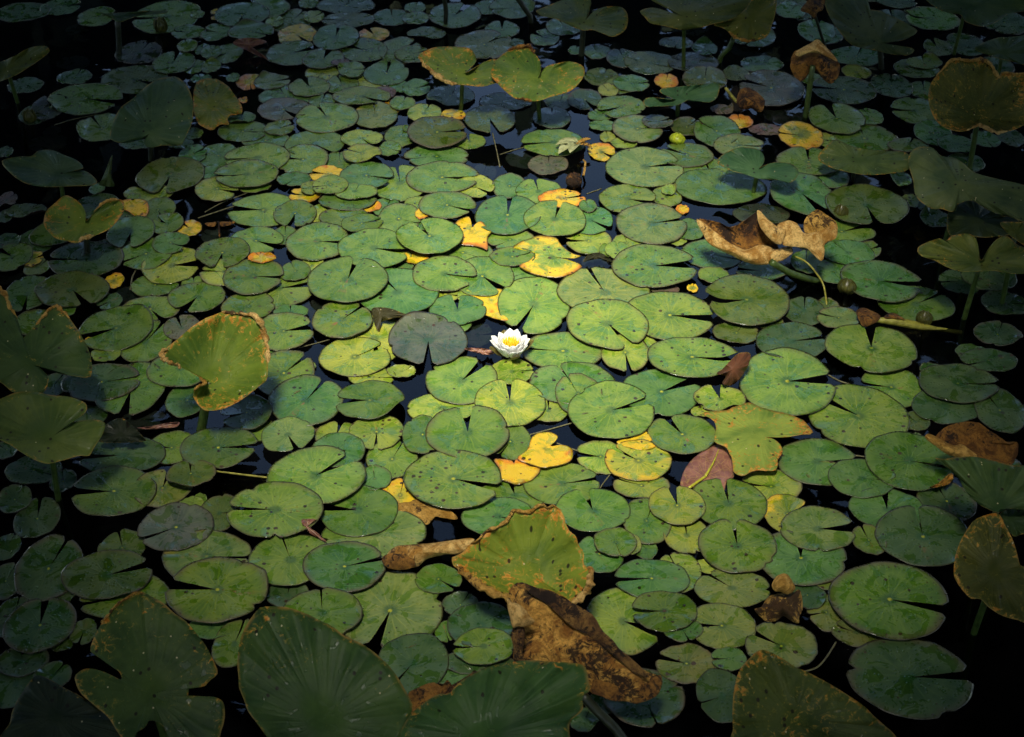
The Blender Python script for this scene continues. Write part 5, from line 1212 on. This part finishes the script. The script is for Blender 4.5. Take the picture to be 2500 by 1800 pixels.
# ------------------------------------------------------------------ added unseen trees, crowns shaped to darken the edges but for one gap
rt = random.Random(3)
SHADE_TREES = [(-7.6, 0.5), (-7.4, 7.0), (-6.8, 13.0), (7.6, 0.5), (7.4, 7.0), (6.8, 13.0), (-2.8, 16.8), (2.8, 16.8), (-3.0, -5.5), (3.0, -5.5)]
WHERE = ['left bank near the viewer', 'left bank beside the pads', 'far left bank', 'right bank near the viewer', 'right bank beside the pads', 'far right bank', 'far bank, left of the gap', 'far bank, right of the gap', 'near bank behind the viewer, left', 'near bank behind the viewer, right']
shade_crown = [([], []) for _ in SHADE_TREES]
POOL = Vector((0.08, 3.82, 0))  # centre of the light pool that the added canopy leaves open
GAP = (0.97, 1.32)  # canopy opening sized for a bright centre and dark edges
def leaf_at(x, y, z, size):
    k = min(range(len(SHADE_TREES)), key=lambda k: (SHADE_TREES[k][0] - x) ** 2 + (SHADE_TREES[k][1] - y) ** 2)
    V, F = shade_crown[k]
    c = Vector((x, y, z))
    a = Vector((rt.gauss(0, 1), rt.gauss(0, 1), rt.gauss(0, 0.45))).normalized()
    b = a.cross(Vector((rt.gauss(0, .5), rt.gauss(0, .5), 1))).normalized()
    i = len(V)
    V += [c - a * size, c + b * size * 0.42 + a * size * 0.1, c + a * size, c - b * size * 0.42 + a * size * 0.1]
    F.append((i, i + 1, i + 2, i + 3))
for k in range(15000):                                     # overhead
    x, y, z = rt.uniform(-7, 7), rt.uniform(-5.5, 8.1), rt.uniform(4.3, 5.8)
    s = POOL + SUN_DIR * (z / SUN_DIR.z)
    e = ((x - s.x) / GAP[0]) ** 2 + ((y - s.y) / GAP[1]) ** 2
    if e < 1.0 + 0.25 * noise.noise(Vector((x * 2, y * 2, z))): continue
    leaf_at(x, y, z, rt.uniform(0.24, 0.40))
for k in range(15000):                                     # both sides
    sx = rt.choice((-1, 1))
    y = rt.uniform(-5, 17)
    inner = 2.8 if y > 6.5 else 4.0
    x, z = sx * rt.uniform(inner, 8.0), rt.uniform(0.7, 7.0)
    if z < 2.6 and abs(x) < 5.5 and y < 12: continue
    leaf_at(x, y, z, rt.uniform(0.26, 0.44))
for k in range(6500):                                      # far bank and behind the viewer
    if rt.random() < 0.62: x, y, z = rt.uniform(-7, 7), rt.uniform(14.6, 18), rt.uniform(0.5, 5.0)
    else: x, y, z = rt.uniform(-8, 8), rt.uniform(-8, -4.2), rt.uniform(0.6, 6)
    leaf_at(x, y, z, rt.uniform(0.3, 0.5))
for k, (tx, ty) in enumerate(SHADE_TREES):
    gz = bank_h(tx, ty)
    root = empty('added_shade_tree', (tx, ty, gz), 'added shade tree standing on the ' + WHERE[k] + ', outside the picture', 'tree', 'added shade trees around the pond')
    ctr = Vector((0, 5.0, 5.0))
    base = Vector((tx, ty, gz - 0.1))
    tow = (ctr - base); tow.z = 0; tow.normalize()
    pts = [base, base + Vector((0.05, 0.1, 1.5)) + tow * 0.1, base + Vector((-0.05, 0, 3.2)) + tow * 0.5, base + Vector((0, 0, 5.2)) + tow * 1.3]
    V, F, U = tube(spline(pts, 14, False), [0.26 - 0.013 * q for q in range(14)], 10)
    mesh_obj('trunk', V, F, M['bark'], root, U)
    for b_ in range(4):
        s0 = pts[2].lerp(pts[3], b_ / 4)
        an = R([-50, -18, 18, 50][b_])
        dr = Matrix.Rotation(an, 3, 'Z') @ tow
        ln = 2.6
        V, F, U = tube(spline([s0, s0 + dr * ln * .5 + Vector((0, 0, .5)), s0 + dr * ln + Vector((0, 0, .7))], 8, False), [0.10 - 0.011 * q for q in range(8)], 7)
        mesh_obj('limb', V, F, M['bark'], root, U)
    V, F = shade_crown[k]
    if V: mesh_obj('shade_crown', V, F, M['shade_foliage'], root, None, smooth=False)
